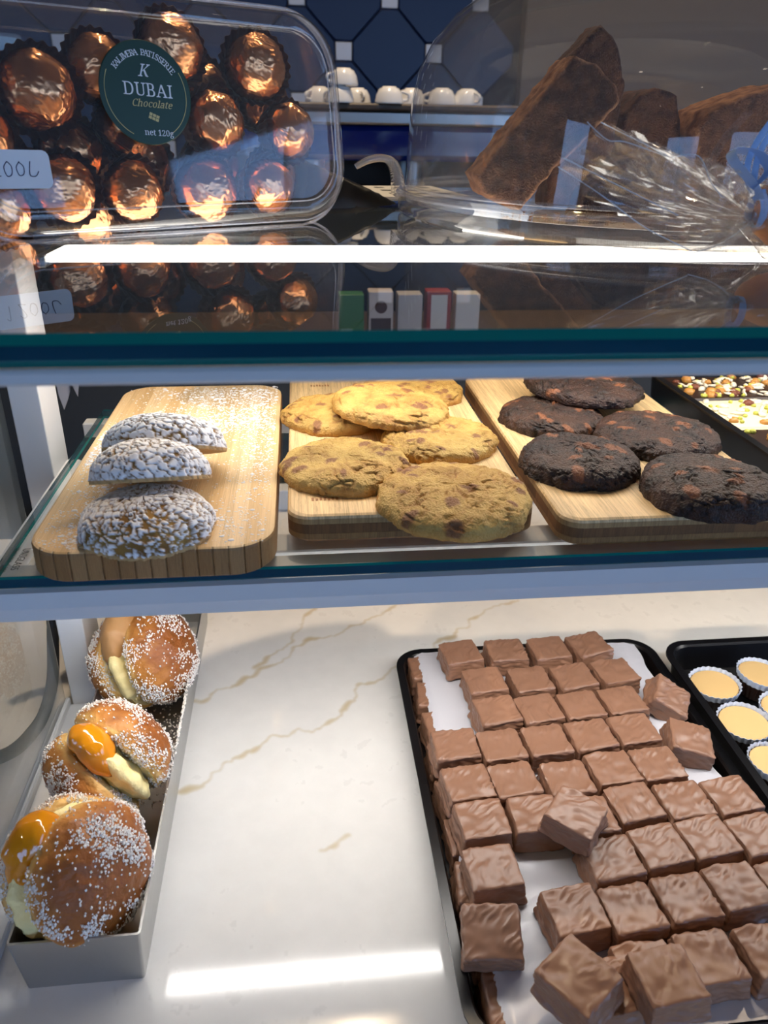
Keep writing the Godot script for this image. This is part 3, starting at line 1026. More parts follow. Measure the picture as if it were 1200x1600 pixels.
func fudge_tray() -> void:
	tray("black baking tray holding two layers of chocolate squares", Vector3(0.206, MARBLE, -0.42), 0.127, 0.182, 0.021)
	var kinds := []
	for k in 7: kinds.append(fudge_mesh(11 + k * 7))
	var base := MARBLE + 0.0022
	var paper_y := base + 0.0212
	var top := paper_y + 0.0016
	var put := func(x: float, z: float, y: float, yaw: float, label: String, group: String, tilt := Vector2.ZERO, sc := 1.0):
		var o := one("chocolate_square", kinds[rng.randi() % kinds.size()], M.choc, label, "chocolate", Vector3(x, y, z), group)
		o.basis = Basis.from_euler(Vector3(deg_to_rad(tilt.x), deg_to_rad(yaw) + (PI if rng.randf() < 0.5 else 0.0) * 0.0, deg_to_rad(tilt.y))).scaled_local(Vector3(sc, sc * (1.1 if y < paper_y else 1.0), sc))
		return o
	rng.seed = 5
	var g := "chocolate squares set out on the parchment"
	var lab := "milk chocolate coated square lying flat in the rows on parchment"
	var nth := ["first", "second", "third", "fourth", "fifth", "sixth", "seventh", "eighth", "ninth"]
	var rows := [[[0.138, -0.566, 9], [0.179, -0.567, 2], [0.221, -0.565, 5], [0.259, -0.568, 14]], [[0.151, -0.524, 6], [0.191, -0.524, 6], [0.229, -0.523, 8], [0.268, -0.528, 10]],
		[[0.151, -0.485, 7], [0.188, -0.484, 8], [0.225, -0.486, 5], [0.262, -0.489, 6]], [[0.109, -0.449, 2], [0.146, -0.447, 5], [0.183, -0.449, 5], [0.219, -0.450, 6], [0.256, -0.453, 5]],
		[[0.111, -0.411, 6], [0.147, -0.411, 7], [0.187, -0.409, 3], [0.223, -0.415, 6], [0.259, -0.417, 5]], [[0.114, -0.375, 4], [0.152, -0.376, 0], [0.192, -0.372, 3], [0.228, -0.380, 8], [0.2635, -0.381, 5], [0.3, -0.380, 7]],
		[[0.114, -0.336, 4], [0.193, -0.336, 5], [0.229, -0.342, 8], [0.265, -0.346, 8], [0.301, -0.345, 8]], [[0.156, -0.301, 6], [0.193, -0.301, 6], [0.229, -0.305, 5], [0.2655, -0.309, 8], [0.302, -0.309, 6]]]
	for r in rows.size():
		for k in rows[r].size():
			var p: Array = rows[r][k]
			put.call(p[0], p[1], top, p[2], "chocolate square, %s from the bare marble side, %s row from tray's inner end" % [nth[k], nth[r]], g)
	lab = "chocolate square lying flat in the last row beside a stacked one"
	put.call(0.186, -0.262, top, 4, "chocolate square lying flat beneath another, at the open end of the rows", g)
	put.call(0.226, -0.266, top, 3, lab, g)
	put.call(0.264, -0.266, top, 5, lab, g)
	put.call(0.156, -0.252, top, 6, "chocolate square lying under the diagonal one at the parchment's end", g)
	put.call(0.174, -0.362, top + 0.0182, -41, "chocolate square set diagonally on top of the middle rows", g, Vector2(2, -2))
	put.call(0.140, -0.250, top + 0.0182, -54, "chocolate square set diagonally on top at the parchment's end", g, Vector2(3, 0), 1.04)
	put.call(0.189, -0.246, top + 0.0182, 5, "chocolate square stacked squarely on top of two others", g)
	put.call(0.300, -0.497, top + 0.002, -28, "chocolate square tipped on its side against the tray rim", g, Vector2(10, -30), 0.95)
	put.call(0.297, -0.443, top - 0.002, -17, "chocolate square sloping down beside the tray rim", g, Vector2(6, -12))
	put.call(0.104, -0.297, top + 0.0015, -8, "chocolate square tilted up on the tray's long side", g, Vector2(14, 8))
	# the lower layer, seen along the paper's side
	g = "chocolate squares under the parchment"
	lab = "chocolate square in the lower layer under the parchment"
	for k in 9:
		put.call(0.108 + 0.0012 * (k % 3), -0.573 + k * 0.0385, base, [3, -4, 6, 0, 8][k % 5], lab, g)
		put.call(0.294 - 0.001 * (k % 2), -0.573 + k * 0.0385, base, [-3, 4, 2][k % 3], lab, g)
	for k in 4: put.call(0.15 + k * 0.036, -0.573, base, [3, -2, 4, 1][k], lab, g)
	put.call(0.150, -0.262, base, 5, lab, g)
	put.call(0.190, -0.262, base, -3, lab, g)
	put.call(0.230, -0.262, base, 2, lab, g)
	# parchment
	var v := PackedVector3Array()
	var idx := PackedInt32Array()
	var nx := 60
	var nzz := 90
	nz.frequency = 1.0
	nz.fractal_octaves = 2
	for s in 2:
		for i in nzz + 1:
			for j in nx + 1:
				var x := lerpf(0.098, 0.316, j / float(nx))
				var z := lerpf(-0.592, -0.238, i / float(nzz))
				x += 0.004 * nz.get_noise_2d(z * 22, 3.0) * (1 if j < nx / 2 else -1)
				var y := 0.0001 + 0.0008 * absf(nz.get_noise_2d(x * 70, z * 110)) + 0.0006 * maxf(0.0, nz.get_noise_2d(x * 30, z * 200))
				var curl := clampf((0.104 - x) / 0.006, 0, 1)
				y -= curl * 0.004 + clampf((x - 0.305) / 0.011, 0, 1) * 0.003
				v.append(Vector3(x, paper_y + y - s * 0.0002, z))
	var half := (nx + 1) * (nzz + 1)
	for s in 2:
		for i in nzz:
			for j in nx:
				var k := s * half + i * (nx + 1) + j
				idx.append_array([k, k + 1, k + nx + 1, k + 1, k + nx + 2, k + nx + 1] if s == 0 else [k, k + nx + 1, k + 1, k + 1, k + nx + 1, k + nx + 2])
	one("parchment_sheet", mk(v, idx, null, null, false), M.paper, "crinkled white parchment sheet between the chocolate layers", "paper")

func peanut_cups() -> void:
	tray("deep black baking tray holding the peanut butter cups", Vector3(0.462, MARBLE, -0.40), 0.128, 0.182, 0.030)
	var n := 72
	var ls := []
	for p in [[0.0165, 0.0], [0.0205, 0.014], [0.0212, 0.0185]]: ls.append(ring(p[0], p[0], p[1], n * 2, 0.022, 28))
	var body := loft(ls, false)
	ls = []
	for p in [[0.0211, 0.0160], [0.0221, 0.0205], [0.0228, 0.0225], [0.0222, 0.0226], [0.0214, 0.0188]]: ls.append(ring(p[0], p[0], p[1], n * 2, 0.024, 28))
	var collar := loft(ls, false, false, false, false)
	var fill := lathe([Vector2(0.0203, 0.0180), Vector2(0.0206, 0.0195), Vector2(0.0196, 0.0204), Vector2(0.014, 0.0209), Vector2(0.006, 0.0205), Vector2(0.0, 0.0204)], 40)
	var k := 0
	var nth := ["first", "second", "third", "fourth"]
	for p in [[0.3655, -0.524, 0, 0], [0.4150, -0.534, 1, 0], [0.3660, -0.474, 0, 1], [0.4125, -0.486, 1, 1], [0.3655, -0.425, 0, 2], [0.4130, -0.437, 1, 2], [0.3660, -0.377, 0, 3], [0.4140, -0.388, 1, 3]]:
		var t := thing("peanut_butter_cup", "peanut butter cup in fluted paper, %s from inner end, %s column beside the chocolate tray" % [nth[p[3]], nth[p[2]]], "sweet", Vector3(p[0], MARBLE + 0.0022, p[1]), "peanut butter cups on the deep tray")
		t.rotation = Vector3(0.04 * sin(k * 2.0), k * 0.7, 0.05 * cos(k * 3.0))
		t.position.y += 0.0007
		part("chocolate_shell", body, M.choc_dark, t)
		part("paper_case", collar, M.case_paper, t)
		part("filling", fill, M.filling, t)
		k += 1

func bark_tray() -> void:
	var c := Vector3(0.462, SHELF, -0.555)
	tray("deep black tray of chocolate bark on the glass shelf", c, 0.125, 0.176, 0.026)
	var nuts := {}
	for e in [["almond_piece", Vector3(0.0042, 0.0016, 0.0027)], ["almond_sliver", Vector3(0.0062, 0.0011, 0.0015)], ["pistachio_piece", Vector3(0.0024, 0.0017, 0.0019)], ["raisin", Vector3(0.0052, 0.0034, 0.0042)], ["skin_nut", Vector3(0.0045, 0.0028, 0.0036)]]:
		var s := SphereMesh.new()
		s.radial_segments = 9
		s.rings = 5
		s.radius = 1.0
		s.height = 2.0
		var a := s.get_mesh_arrays()
		var v: PackedVector3Array = a[Mesh.ARRAY_VERTEX]
		for k in v.size():
			var p := v[k]
			v[k] = p * e[1] * (1.0 + 0.22 * sin(p.x * 5 + p.z * 7) * cos(p.y * 4 + p.x * 3))
		a[Mesh.ARRAY_VERTEX] = v
		var am := ArrayMesh.new()
		am.add_surface_from_arrays(Mesh.PRIMITIVE_TRIANGLES, a)
		nuts[e[0]] = am
	var mats := {"almond_piece": M.almond, "almond_sliver": M.almond, "pistachio_piece": M.pistachio, "raisin": M.raisin, "skin_nut": M.nut_skin}
	rng.seed = 21
	var rows := [[-0.712, -0.642, M.bar_dark, "dark chocolate bark slab covered with nuts and raisins", 150], [-0.638, -0.566, M.bar_white, "white chocolate bark slab covered with nuts and raisins", 100], [-0.562, -0.49, M.bar_dark, "chocolate bark slab thickly covered with golden raisins", 60], [-0.486, -0.41, M.bar_white, "white bark slab lying next to the raisin slab at the tray's end", 20]]
	for r in rows:
		var x0 := 0.352
		var x1 := 0.572
		var t := thing("chocolate_bark", r[3], "chocolate", Vector3((x0 + x1) / 2, SHELF + 0.0022, (r[0] + r[1]) / 2), "bark slabs in the deep tray")
		var hx := (x1 - x0) / 2
		var hz: float = (r[1] - r[0]) / 2
		part("slab", loft([rrect(hx - 0.001, hz - 0.001, 0.004, 0, 3), rrect(hx, hz, 0.005, 0.003, 3), rrect(hx, hz, 0.005, 0.014, 3), rrect(hx - 0.002, hz - 0.002, 0.004, 0.016, 3)]), r[2], t)
		for k in r[4]:
			var kind: String = ["almond_piece", "almond_sliver", "pistachio_piece", "pistachio_piece", "raisin", "skin_nut", "almond_piece", "almond_sliver", "almond_piece", "pistachio_piece"][rng.randi() % 10]
			if r[4] == 60: kind = ["raisin", "raisin", "pistachio_piece", "almond_piece"][rng.randi() % 4]
			var x := rng.randf_range(-hx + 0.006, -hx + 0.115)
			var p := part(kind, nuts[kind], mats[kind], t, Vector3(x, 0.0165 + rng.randf() * 0.001, rng.randf_range(-hz + 0.005, hz - 0.005)))
			p.rotation = Vector3(rng.randf_range(-0.3, 0.3), rng.randf() * TAU, rng.randf_range(-0.3, 0.3))
			p.scale = Vector3.ONE * rng.randf_range(0.75, 1.25)

# ---------------------------------------------------------------- doughnuts
func doughnut(label: String, at: Vector3, axis: Vector3, open: Vector3, size: float, sd: int, jam: bool, gape := 9.0) -> void:
	var y := axis.normalized()
	var x := (open - y * open.dot(y)).normalized()
	var b := Basis(x, y, x.cross(y))
	var t := thing("filled_doughnut", label, "doughnut", at, "sugared doughnuts in the metal pan")
	t.basis = b
	nz.seed = sd
	nz.frequency = 1.0
	nz.fractal_octaves = 3
	var up := Basis(Vector3(0, 0, 1), deg_to_rad(gape))
	var dn := Basis(Vector3(0, 0, 1), deg_to_rad(-gape))
	var hinge := Vector3(-0.040, 0, 0)
	var half := func(p: Vector3, rot: Basis, sg: float) -> float:
		var q := rot.inverse() * (p - hinge) + hinge
		var e := ell(q - Vector3(0, sg * 0.007, 0), Vector3(0.0435, 0.0310, 0.0435))
		e += nz.get_noise_3d(q.x * 38, q.y * 38 + sg * 9, q.z * 38) * 0.0022 + nz.get_noise_3d(q.x * 120, q.y * 120, q.z * 120) * 0.0006
		return maxf(e, -(sg * q.y) - 0.0005)
	var f := func(p: Vector3) -> float:
		p /= size
		return smin(half.call(p, up, 1.0), half.call(p, dn, -1.0), 0.005) * size
	var paint := func(p: Vector3) -> Color:
		p /= size
		var q := (up.inverse() if p.y > 0 else dn.inverse()) * (p - hinge) + hinge
		var w := nz.get_noise_3d(q.x * 30, q.y * 30, q.z * 30)
		var h := absf(q.y) + w * 0.004
		var mott := nz.get_noise_3d(q.x * 90 + 3, q.y * 90, q.z * 90)
		var crust := lin(192, 126, 56).lerp(lin(146, 82, 32), smoothstep(0.006, 0.030, h + w * 0.012 + mott * 0.01))
		var c := lin(228, 180, 104).lerp(crust, smoothstep(0.0015, 0.0075, h))
		var rim := q.x * q.x + q.z * q.z
		if h < 0.004 and rim < 0.0016: c = lin(244, 222, 164)
		return c
	var R := Vector3(0.056, 0.056, 0.056) * size
	var bun := nets(f, -R, R, 0.0019, paint)
	part("bun", bun, M.dough, t)
	# custard between the halves
	var fc := func(p: Vector3) -> float:
		p /= size
		var e := ell(p - Vector3(0.0025, 0, 0), Vector3(0.0430, 0.0105 + (gape - 9.0) * 0.0008, 0.0415)) + nz.get_noise_3d(p.x * 70, p.y * 70, p.z * 70) * 0.003
		return e * size
	part("custard", nets(fc, Vector3(-0.047, -0.02, -0.047) * size, Vector3(0.047, 0.02, 0.047) * size, 0.002), M.cream, t, Vector3.ZERO, "pale custard filling")
	if true:
		var fj := func(p: Vector3) -> float:
			var q := p / size
			return (smin(ell(q - Vector3(0.026, 0.001, 0.027), Vector3(0.0185, 0.0142, 0.0185)), ell(q - Vector3(0.036, -0.003, 0.012), Vector3(0.0085, 0.0085, 0.014)), 0.012) + nz.get_noise_3d(q.x * 40, q.y * 40, q.z * 40 + 7) * 0.0025) * size
		part("jam" if jam else "caramel", nets(fj, Vector3(0.002, -0.024, -0.012) * size, Vector3(0.054, 0.026, 0.054) * size, 0.0016), M.jam if jam else M.caramel_cream, t, Vector3.ZERO, "glossy apricot jam" if jam else "light brown caramel cream")
	# sugar crystals clinging to the crust
	var a := bun.surface_get_arrays(0)
	var v: PackedVector3Array = a[Mesh.ARRAY_VERTEX]
	var n: PackedVector3Array = a[Mesh.ARRAY_NORMAL]
	var box := BoxMesh.new()
	box.size = Vector3.ONE
	var mm := MultiMesh.new()
	mm.transform_format = MultiMesh.TRANSFORM_3D
	mm.mesh = box
	var xf := []
	rng.seed = sd
	for k in 34000:
		var j := rng.randi() % v.size()
		var p := v[j]
		if absf(p.y) < 0.010 * size and p.x > 0.0: continue
		var w := nz.get_noise_3d(p.x * 34 + 5, p.y * 34, p.z * 34)
		if rng.randf() > clampf(0.16 + w * 1.3, 0.03, 1.0): continue
		p += Vector3(rng.randfn(), rng.randfn(), rng.randfn()) * 0.0006
		var s := rng.randf_range(0.0005, 0.00115)
		xf.append(Transform3D(Basis.from_euler(Vector3(rng.randf(), rng.randf(), rng.randf()) * TAU).scaled(Vector3(s, s * 0.8, s * 1.2)), p + n[j] * 0.0002))
	mm.instance_count = xf.size()
	for k in xf.size(): mm.set_instance_transform(k, xf[k])
	var mi := MultiMeshInstance3D.new()
	mi.multimesh = mm
	mi.material_override = M.crystal
	mi.name = "sugar_coating"
	mi.set_meta("kind", "stuff")
	mi.set_meta("label", "coarse white sugar crystals")
	t.add_child(mi)

func doughnuts() -> void:
	# folded aluminium loaf pan
	var x0 := -0.1815
	var x1 := -0.1055
	var z0 := -0.70
	var z1 := -0.308
	var hx := (x1 - x0) / 2
	var hz := (z1 - z0) / 2
	var w := 0.0014
	var H := 0.045
	one("metal_loaf_pan", loft([rrect(hx - 0.003, hz - 0.003, 0.002, 0, 2), rrect(hx, hz, 0.002, H, 2), rrect(hx - w, hz - w, 0.001, H, 2), rrect(hx - w - 0.003, hz - w - 0.003, 0.001, w, 2)]), M.pan,
		"long narrow aluminium pan holding the sugared doughnuts", "pan", Vector3((x0 + x1) / 2, MARBLE, (z0 + z1) / 2))
	doughnut("round sugared doughnut at the pan's open end with jam on its side", Vector3(-0.150, 0.885, -0.350), Vector3(0.72, 0.35, 0.58), Vector3(-0.62, 0.35, 0.70), 0.95, 61, true)
	doughnut("sugared doughnut in the pan's middle with apricot jam blob on top", Vector3(-0.148, 0.889, -0.436), Vector3(0.66, 0.42, -0.62), Vector3(0.42, 0.50, 0.75), 0.90, 67, true, 11.0)
	doughnut("sugared doughnut by the white post with light brown caramel cream inside", Vector3(-0.145, 0.884, -0.566), Vector3(0.80, 0.36, 0.25), Vector3(-0.40, 0.45, 0.75), 0.98, 73, false)
	# sugar fallen in the pan and along its rim
	var box := BoxMesh.new()
	box.size = Vector3.ONE
	var mm := MultiMesh.new()
	mm.transform_format = MultiMesh.TRANSFORM_3D
	mm.mesh = box
	rng.seed = 3
	var xf := []
	for k in 900:
		var p := Vector3(rng.randf_range(-0.172, -0.115), MARBLE + 0.0018, -0.51 + rng.randfn() * 0.03)
		if k > 650: p = Vector3(x1 + rng.randf_range(-0.001, 0.0008), MARBLE + H + 0.0003, -0.50 + rng.randfn() * 0.035)
		var s := rng.randf_range(0.0005, 0.0012)
		xf.append(Transform3D(Basis.from_euler(Vector3(rng.randf(), rng.randf(), rng.randf()) * TAU).scaled(Vector3.ONE * s), p))
	mm.instance_count = xf.size()
	for k in xf.size(): mm.set_instance_transform(k, xf[k])
	var mi := MultiMeshInstance3D.new()
	mi.multimesh = mm
	mi.material_override = M.crystal
	mi.name = "spilled_sugar"
	add_child(mi)
	tag(mi, "coarse sugar spilled in and along the metal pan", "sugar", "", "stuff")

# ---------------------------------------------------------------- chocolate box on the deck
func foil_mesh(sd: int) -> ArrayMesh:
	# a ball pressed into soft flats with creases between them
	var r := RandomNumberGenerator.new()
	r.seed = sd
	var planes := []
	var np := 44
	for k in np:
		var y := 1.0 - 2.0 * (k + 0.5) / np
		var a := k * 2.39996 + r.randf_range(-0.35, 0.35)
		planes.append([(Vector3(sqrt(1 - y * y) * cos(a), y, sqrt(1 - y * y) * sin(a)) + Vector3(r.randfn(), r.randfn(), r.randfn()) * 0.12).normalized(), r.randf_range(0.935, 0.99)])
	nz.seed = sd
	nz.frequency = 1.0
	nz.fractal_octaves = 3
	var nu := 96
	var nv := 60
	var v := PackedVector3Array()
	var idx := PackedInt32Array()
	for i in nv + 1:
		for j in nu:
			var t := PI * i / nv
			var a := TAU * j / nu
			var d := Vector3(sin(t) * cos(a), cos(t), sin(t) * sin(a))
			var rr := 1.02
			var second := 2.0
			for p in planes:
				var c: float = d.dot(p[0])
				if c > 0.5:
					var q: float = p[1] / c
					if q < rr:
						second = rr
						rr = q
					elif q < second: second = q
			var edge := 1.0 - smoothstep(0.0, 0.05, second - rr)
			var w := nz.get_noise_3d(d.x * 7, d.y * 7, d.z * 7)
			var fine := absf(nz.get_noise_3d(d.x * 14 + 3, d.y * 14, d.z * 14))
			v.append(d * (rr - edge * 0.010 + edge * w * 0.035 + w * 0.012 - fine * 0.02 * (0.35 + edge)))
	for i in nv:
		for j in nu:
			var b := i * nu
			var j2 := (j + 1) % nu
			idx.append_array([b + j, b + nu + j, b + j2, b + j2, b + nu + j, b + nu + j2])
	return mk(v, idx)

func letters(txt: String, font: Font, px: float, italic := 0.0) -> TextMesh:
	var tm := TextMesh.new()
	tm.font = font
	tm.text = txt
	tm.font_size = 48
	tm.pixel_size = px
	tm.depth = 0.0003
	return tm

func chocolate_box() -> void:
	# clear box standing on its long side; x to the right along its face, y up, z out of the lid
	var dirx := Vector3(0.85583, 0, -0.51726)
	var up := Vector3(-0.07199, 0.99027, -0.11911)
	var nn := dirx.cross(up)
	var p0 := Vector3(-0.175, DECK, -0.498)
	var hx := 0.140
	var hy := 0.0715
	var depth := 0.088
	var c := p0 + dirx * (0.259 - hx) + up * (hy + 0.0005) + nn * (-depth / 2)
	var t := thing("chocolate_box", "clear plastic box of foil wrapped chocolates with a round green label", "box", c)
	t.basis = Basis(dirx, up, nn)
	var lp := func(inset: float, z: float, r: float) -> PackedVector3Array:
		var o := PackedVector3Array()
		for p in rrect(hx - inset, hy - inset, r, 0.0, 10): o.append(Vector3(p.x, p.z, z))
		return o
	var d2 := depth / 2
	part("lid", loft([lp.call(0.004, d2 - 0.016, 0.038), lp.call(0.0055, d2 - 0.004, 0.036), lp.call(0.009, d2 - 0.001, 0.034), lp.call(0.016, d2 - 0.0005, 0.028), lp.call(0.018, d2 - 0.003, 0.026), lp.call(0.0185, d2 - 0.0032, 0.0255)], false, false, true, false), M.plastic, t)
	part("tub", loft([lp.call(0.004, d2 - 0.018, 0.038), lp.call(0.009, -d2 + 0.006, 0.034), lp.call(0.013, -d2 + 0.001, 0.03), lp.call(0.03, -d2, 0.02)], false, false, true, false), M.plastic, t)
	var rim := func(inset: float, z: float, r: float, rad: float):
		var pts := []
		for p in lp.call(inset, z, r): pts.append(p)
		pts.append(pts[0])
		return tube(pts, rad, 6)
	part("rim", rim.call(0.0005, d2 - 0.016, 0.041, 0.0011), M.plastic_rim, t)
	part("rim", rim.call(0.0035, d2 - 0.012, 0.038, 0.0007), M.plastic_rim, t)
	part("rim", rim.call(0.0005, d2 - 0.0195, 0.041, 0.0011), M.plastic_rim, t)
	part("ridge", rim.call(0.0165, d2 - 0.0006, 0.0275, 0.0006), M.plastic_rim, t)
	# chocolates
	var foils := [foil_mesh(2), foil_mesh(5), foil_mesh(9)]
	var ls := []
	for p in [[0.55, -1.06], [0.98, -0.86], [1.10, -0.5], [1.26, -0.1], [1.42, 0.22]]: ls.append(ring(p[0], p[0], p[1], 144, 0.035, 24))
	for p in [[1.405, 0.22], [1.09, -0.5], [0.9, -0.84]]: ls.append(ring(p[0], p[0], p[1], 144, 0.035, 24))
	var cup := loft(ls, false)
	var balls := [[0.0461, 0.088, -0.014, 0.0205, 1], [0.0906, 0.1043, -0.028, 0.0185, 1], [0.1369, 0.116, -0.015, 0.0195, 1], [0.1995, 0.1085, -0.015, 0.0195, 1], [0.1045, 0.0735, -0.030, 0.018, 1], [0.1621, 0.0725, -0.015, 0.0185, 1],
		[0.2215, 0.0675, -0.016, 0.0178, 1], [0.0055, 0.0611, -0.016, 0.0195, 1], [0.0502, 0.0325, -0.014, 0.0185, 0], [0.0951, 0.0300, -0.014, 0.0180, 0], [0.1480, 0.0285, -0.014, 0.0195, 0], [0.1990, 0.0300, -0.015, 0.0178, 0], [0.0085, 0.0215, -0.016, 0.018, 0], [-0.010, 0.105, -0.016, 0.019, 1],
		[0.070, 0.058, -0.048, 0.0185, 2], [0.118, 0.050, -0.050, 0.0185, 2], [0.172, 0.050, -0.050, 0.0185, 2], [0.222, 0.040, -0.050, 0.0175, 2], [0.172, 0.098, -0.050, 0.0185, 2], [0.222, 0.092, -0.050, 0.0185, 2], [0.074, 0.022, -0.050, 0.018, 2], [0.028, 0.042, -0.050, 0.0185, 2], [0.022, 0.086, -0.050, 0.0185, 2], [0.120, 0.098, -0.052, 0.018, 2]]
	rng.seed = 8
	var names := ["foil wrapped chocolate ball beside the white price tag, top row", "foil wrapped chocolate ball hidden partly behind the round green label", "foil wrapped chocolate ball above the round green label", "foil wrapped chocolate ball in the box's upper rounded corner",
		"foil wrapped chocolate ball mostly covered by the round green label", "foil wrapped chocolate ball beside the round green label", "foil wrapped chocolate ball against the box's rounded end"]
	for k in balls.size():
		var e: Array = balls[k]
		var lab: String = names[k] if k < names.size() else ["foil wrapped chocolate ball in the bottom row, %s from the rounded box end" % ["fourth", "third", "second", "first", "fifth"][(k - 8) % 5], "foil wrapped chocolate ball at the price tag end of the clear box", "foil wrapped chocolate ball in the rear layer behind the others"][e[4]]
		var pos: Vector3 = p0 + dirx * e[0] + up * (e[1] - 0.001) + nn * (e[2] - 0.0125)
		var b := thing("chocolate_ball", lab, "chocolate", pos, "foil wrapped chocolates in the clear box")
		b.basis = Basis(dirx, up, nn)
		var w := part("foil_wrapper", foils[k % 3], M.foil, b)
		w.scale = Vector3.ONE * e[3] * 1.1
		w.rotation = Vector3(rng.randf() * 0.8, rng.randf() * TAU, rng.randf() * 0.8)
		var u := part("paper_cup", cup, M.liner, b)
		u.basis = (Basis(Vector3(1, 0, 0), PI / 2 - rng.randf_range(-0.25, 0.1)) * Basis(Vector3(0, 0, 1), rng.randf_range(-0.25, 0.25))).scaled(Vector3.ONE * e[3] * 0.93)
		u.position = Vector3(0, 0, -0.002)
	# round label on the lid
	var serif := SystemFont.new()
	serif.font_names = PackedStringArray(["Droid Serif"])
	var serif_bold := SystemFont.new()
	serif_bold.font_names = PackedStringArray(["Droid Serif"])
	serif_bold.font_weight = 700
	var sans := SystemFont.new()
	sans.font_names = PackedStringArray(["Droid Sans"])
	var off := p0 - c
	var lc := Vector3(off.dot(dirx) + 0.1043, off.dot(up) + 0.0831, d2 + 0.0006)
	M.label_green = mat(c8(22, 58, 46), 0.4)
	M.label_white = mat(c8(222, 230, 240), 0.5)
	M.label_gold = mat(c8(196, 184, 128), 0.45)
	var lab := part("label", lathe([Vector2(0.0295, 0), Vector2(0.0295, 0.0003), Vector2(0.029, 0.0004)], 64), M.label_green, t, lc, "round dark green label")
	lab.rotation = Vector3(PI / 2, 0, 0)
	# children of the label lie in its own frame: x right, z down the face, y out
	var flat := Basis(Vector3(1, 0, 0), -PI / 2)
	var put := func(tm: Mesh, x: float, y: float, m: Material, turn := 0.0, shear := 0.0):
		var o := part("lettering", tm, m, lab, Vector3(x, 0.0005, -y))
		var sh := Basis(Vector3(1, 0, 0), Vector3(shear, 1, 0), Vector3(0, 0, 1))
		o.basis = flat * Basis(Vector3(0, 0, 1), turn) * sh
	var tilt := deg_to_rad(-3)
	put.call(letters("DUBAI", serif, 0.000212), 0.0012, 0.0018, M.label_white, tilt)
	put.call(letters("Chocolate", serif, 0.000118), 0.0030, -0.0060, M.label_gold, tilt, 0.35)
	put.call(letters("K", serif, 0.00020), 0.0005, 0.0125, M.label_white, tilt, 0.35)
	put.call(letters("net 120g", serif, 0.000062), 0.0045, -0.0225, M.label_white, tilt)
	var arc := "KALIMERA PATISSERIE"
	for k in arc.length():
		if arc[k] == " ": continue
		var a := deg_to_rad(lerpf(52, -52, k / float(arc.length() - 1))) + tilt
		put.call(letters(arc[k], serif, 0.000066), -sin(a) * 0.0232, cos(a) * 0.0232 - 0.0006, M.label_white, a)
	for s in [-1, 1]:
		var pts := []
		for k in 21:
			var a := deg_to_rad(lerpf(-28, 62, k / 20.0))
			pts.append(Vector3(s * cos(a) * 0.0262, 0.0004, sin(a) * 0.0262))
		part("printed_arc", tube(pts, 0.00022, 5), M.label_gold, lab)
	var bar := []
	for k in 6: bar.append([slab(0, 0.0019, 0, 0.0002, 0, 0.0016), at_(Vector3((k % 3 - 1) * 0.0023, 0, (k / 3) * 0.002))])
	var bo := part("printed_bar", merge(bar), M.label_gold, lab, Vector3(0.003, 0.0005, 0.0125))
	bo.rotation.y = deg_to_rad(-22)
	# handwritten price tag
	var tg := part("price_tag", loft([rrect(0.024, 0.0105, 0.004, 0, 6), rrect(0.024, 0.0105, 0.004, 0.0003, 6)]), M.label_white, t, Vector3(off.dot(dirx) + 0.0135, off.dot(up) + 0.0405, d2 + 0.0004), "white price tag with handwritten price")
	tg.basis = Basis(Vector3(0, 0, 1), deg_to_rad(-1)) * Basis(Vector3(1, 0, 0), PI / 2)
	var strokes := [[[-0.0165, 0.004], [-0.0145, 0.005], [-0.0143, -0.004]], [[-0.0085, 0.003], [-0.0065, 0.0048], [-0.0048, 0.003], [-0.008, -0.003], [-0.0085, -0.0042], [-0.0045, -0.0036]],
		[[0.0, 0.0042], [-0.0022, 0.001], [-0.0012, -0.0036], [0.0014, -0.0028], [0.002, 0.0014], [0.0, 0.0042]], [[0.0068, 0.0042], [0.0046, 0.001], [0.0056, -0.0032], [0.0082, -0.0024], [0.0086, 0.0016], [0.0062, 0.004]], [[0.0128, 0.0044], [0.0118, 0.0], [0.0118, -0.0034], [0.0148, -0.0036], [0.0168, -0.001]]]
	for s in strokes:
		var pts := []
		for p in s: pts.append(Vector3(p[0], 0.0004, -p[1]))
		part("pen_stroke", tube(smooth_path(pts, 6), 0.00028, 5), M.ink, tg)

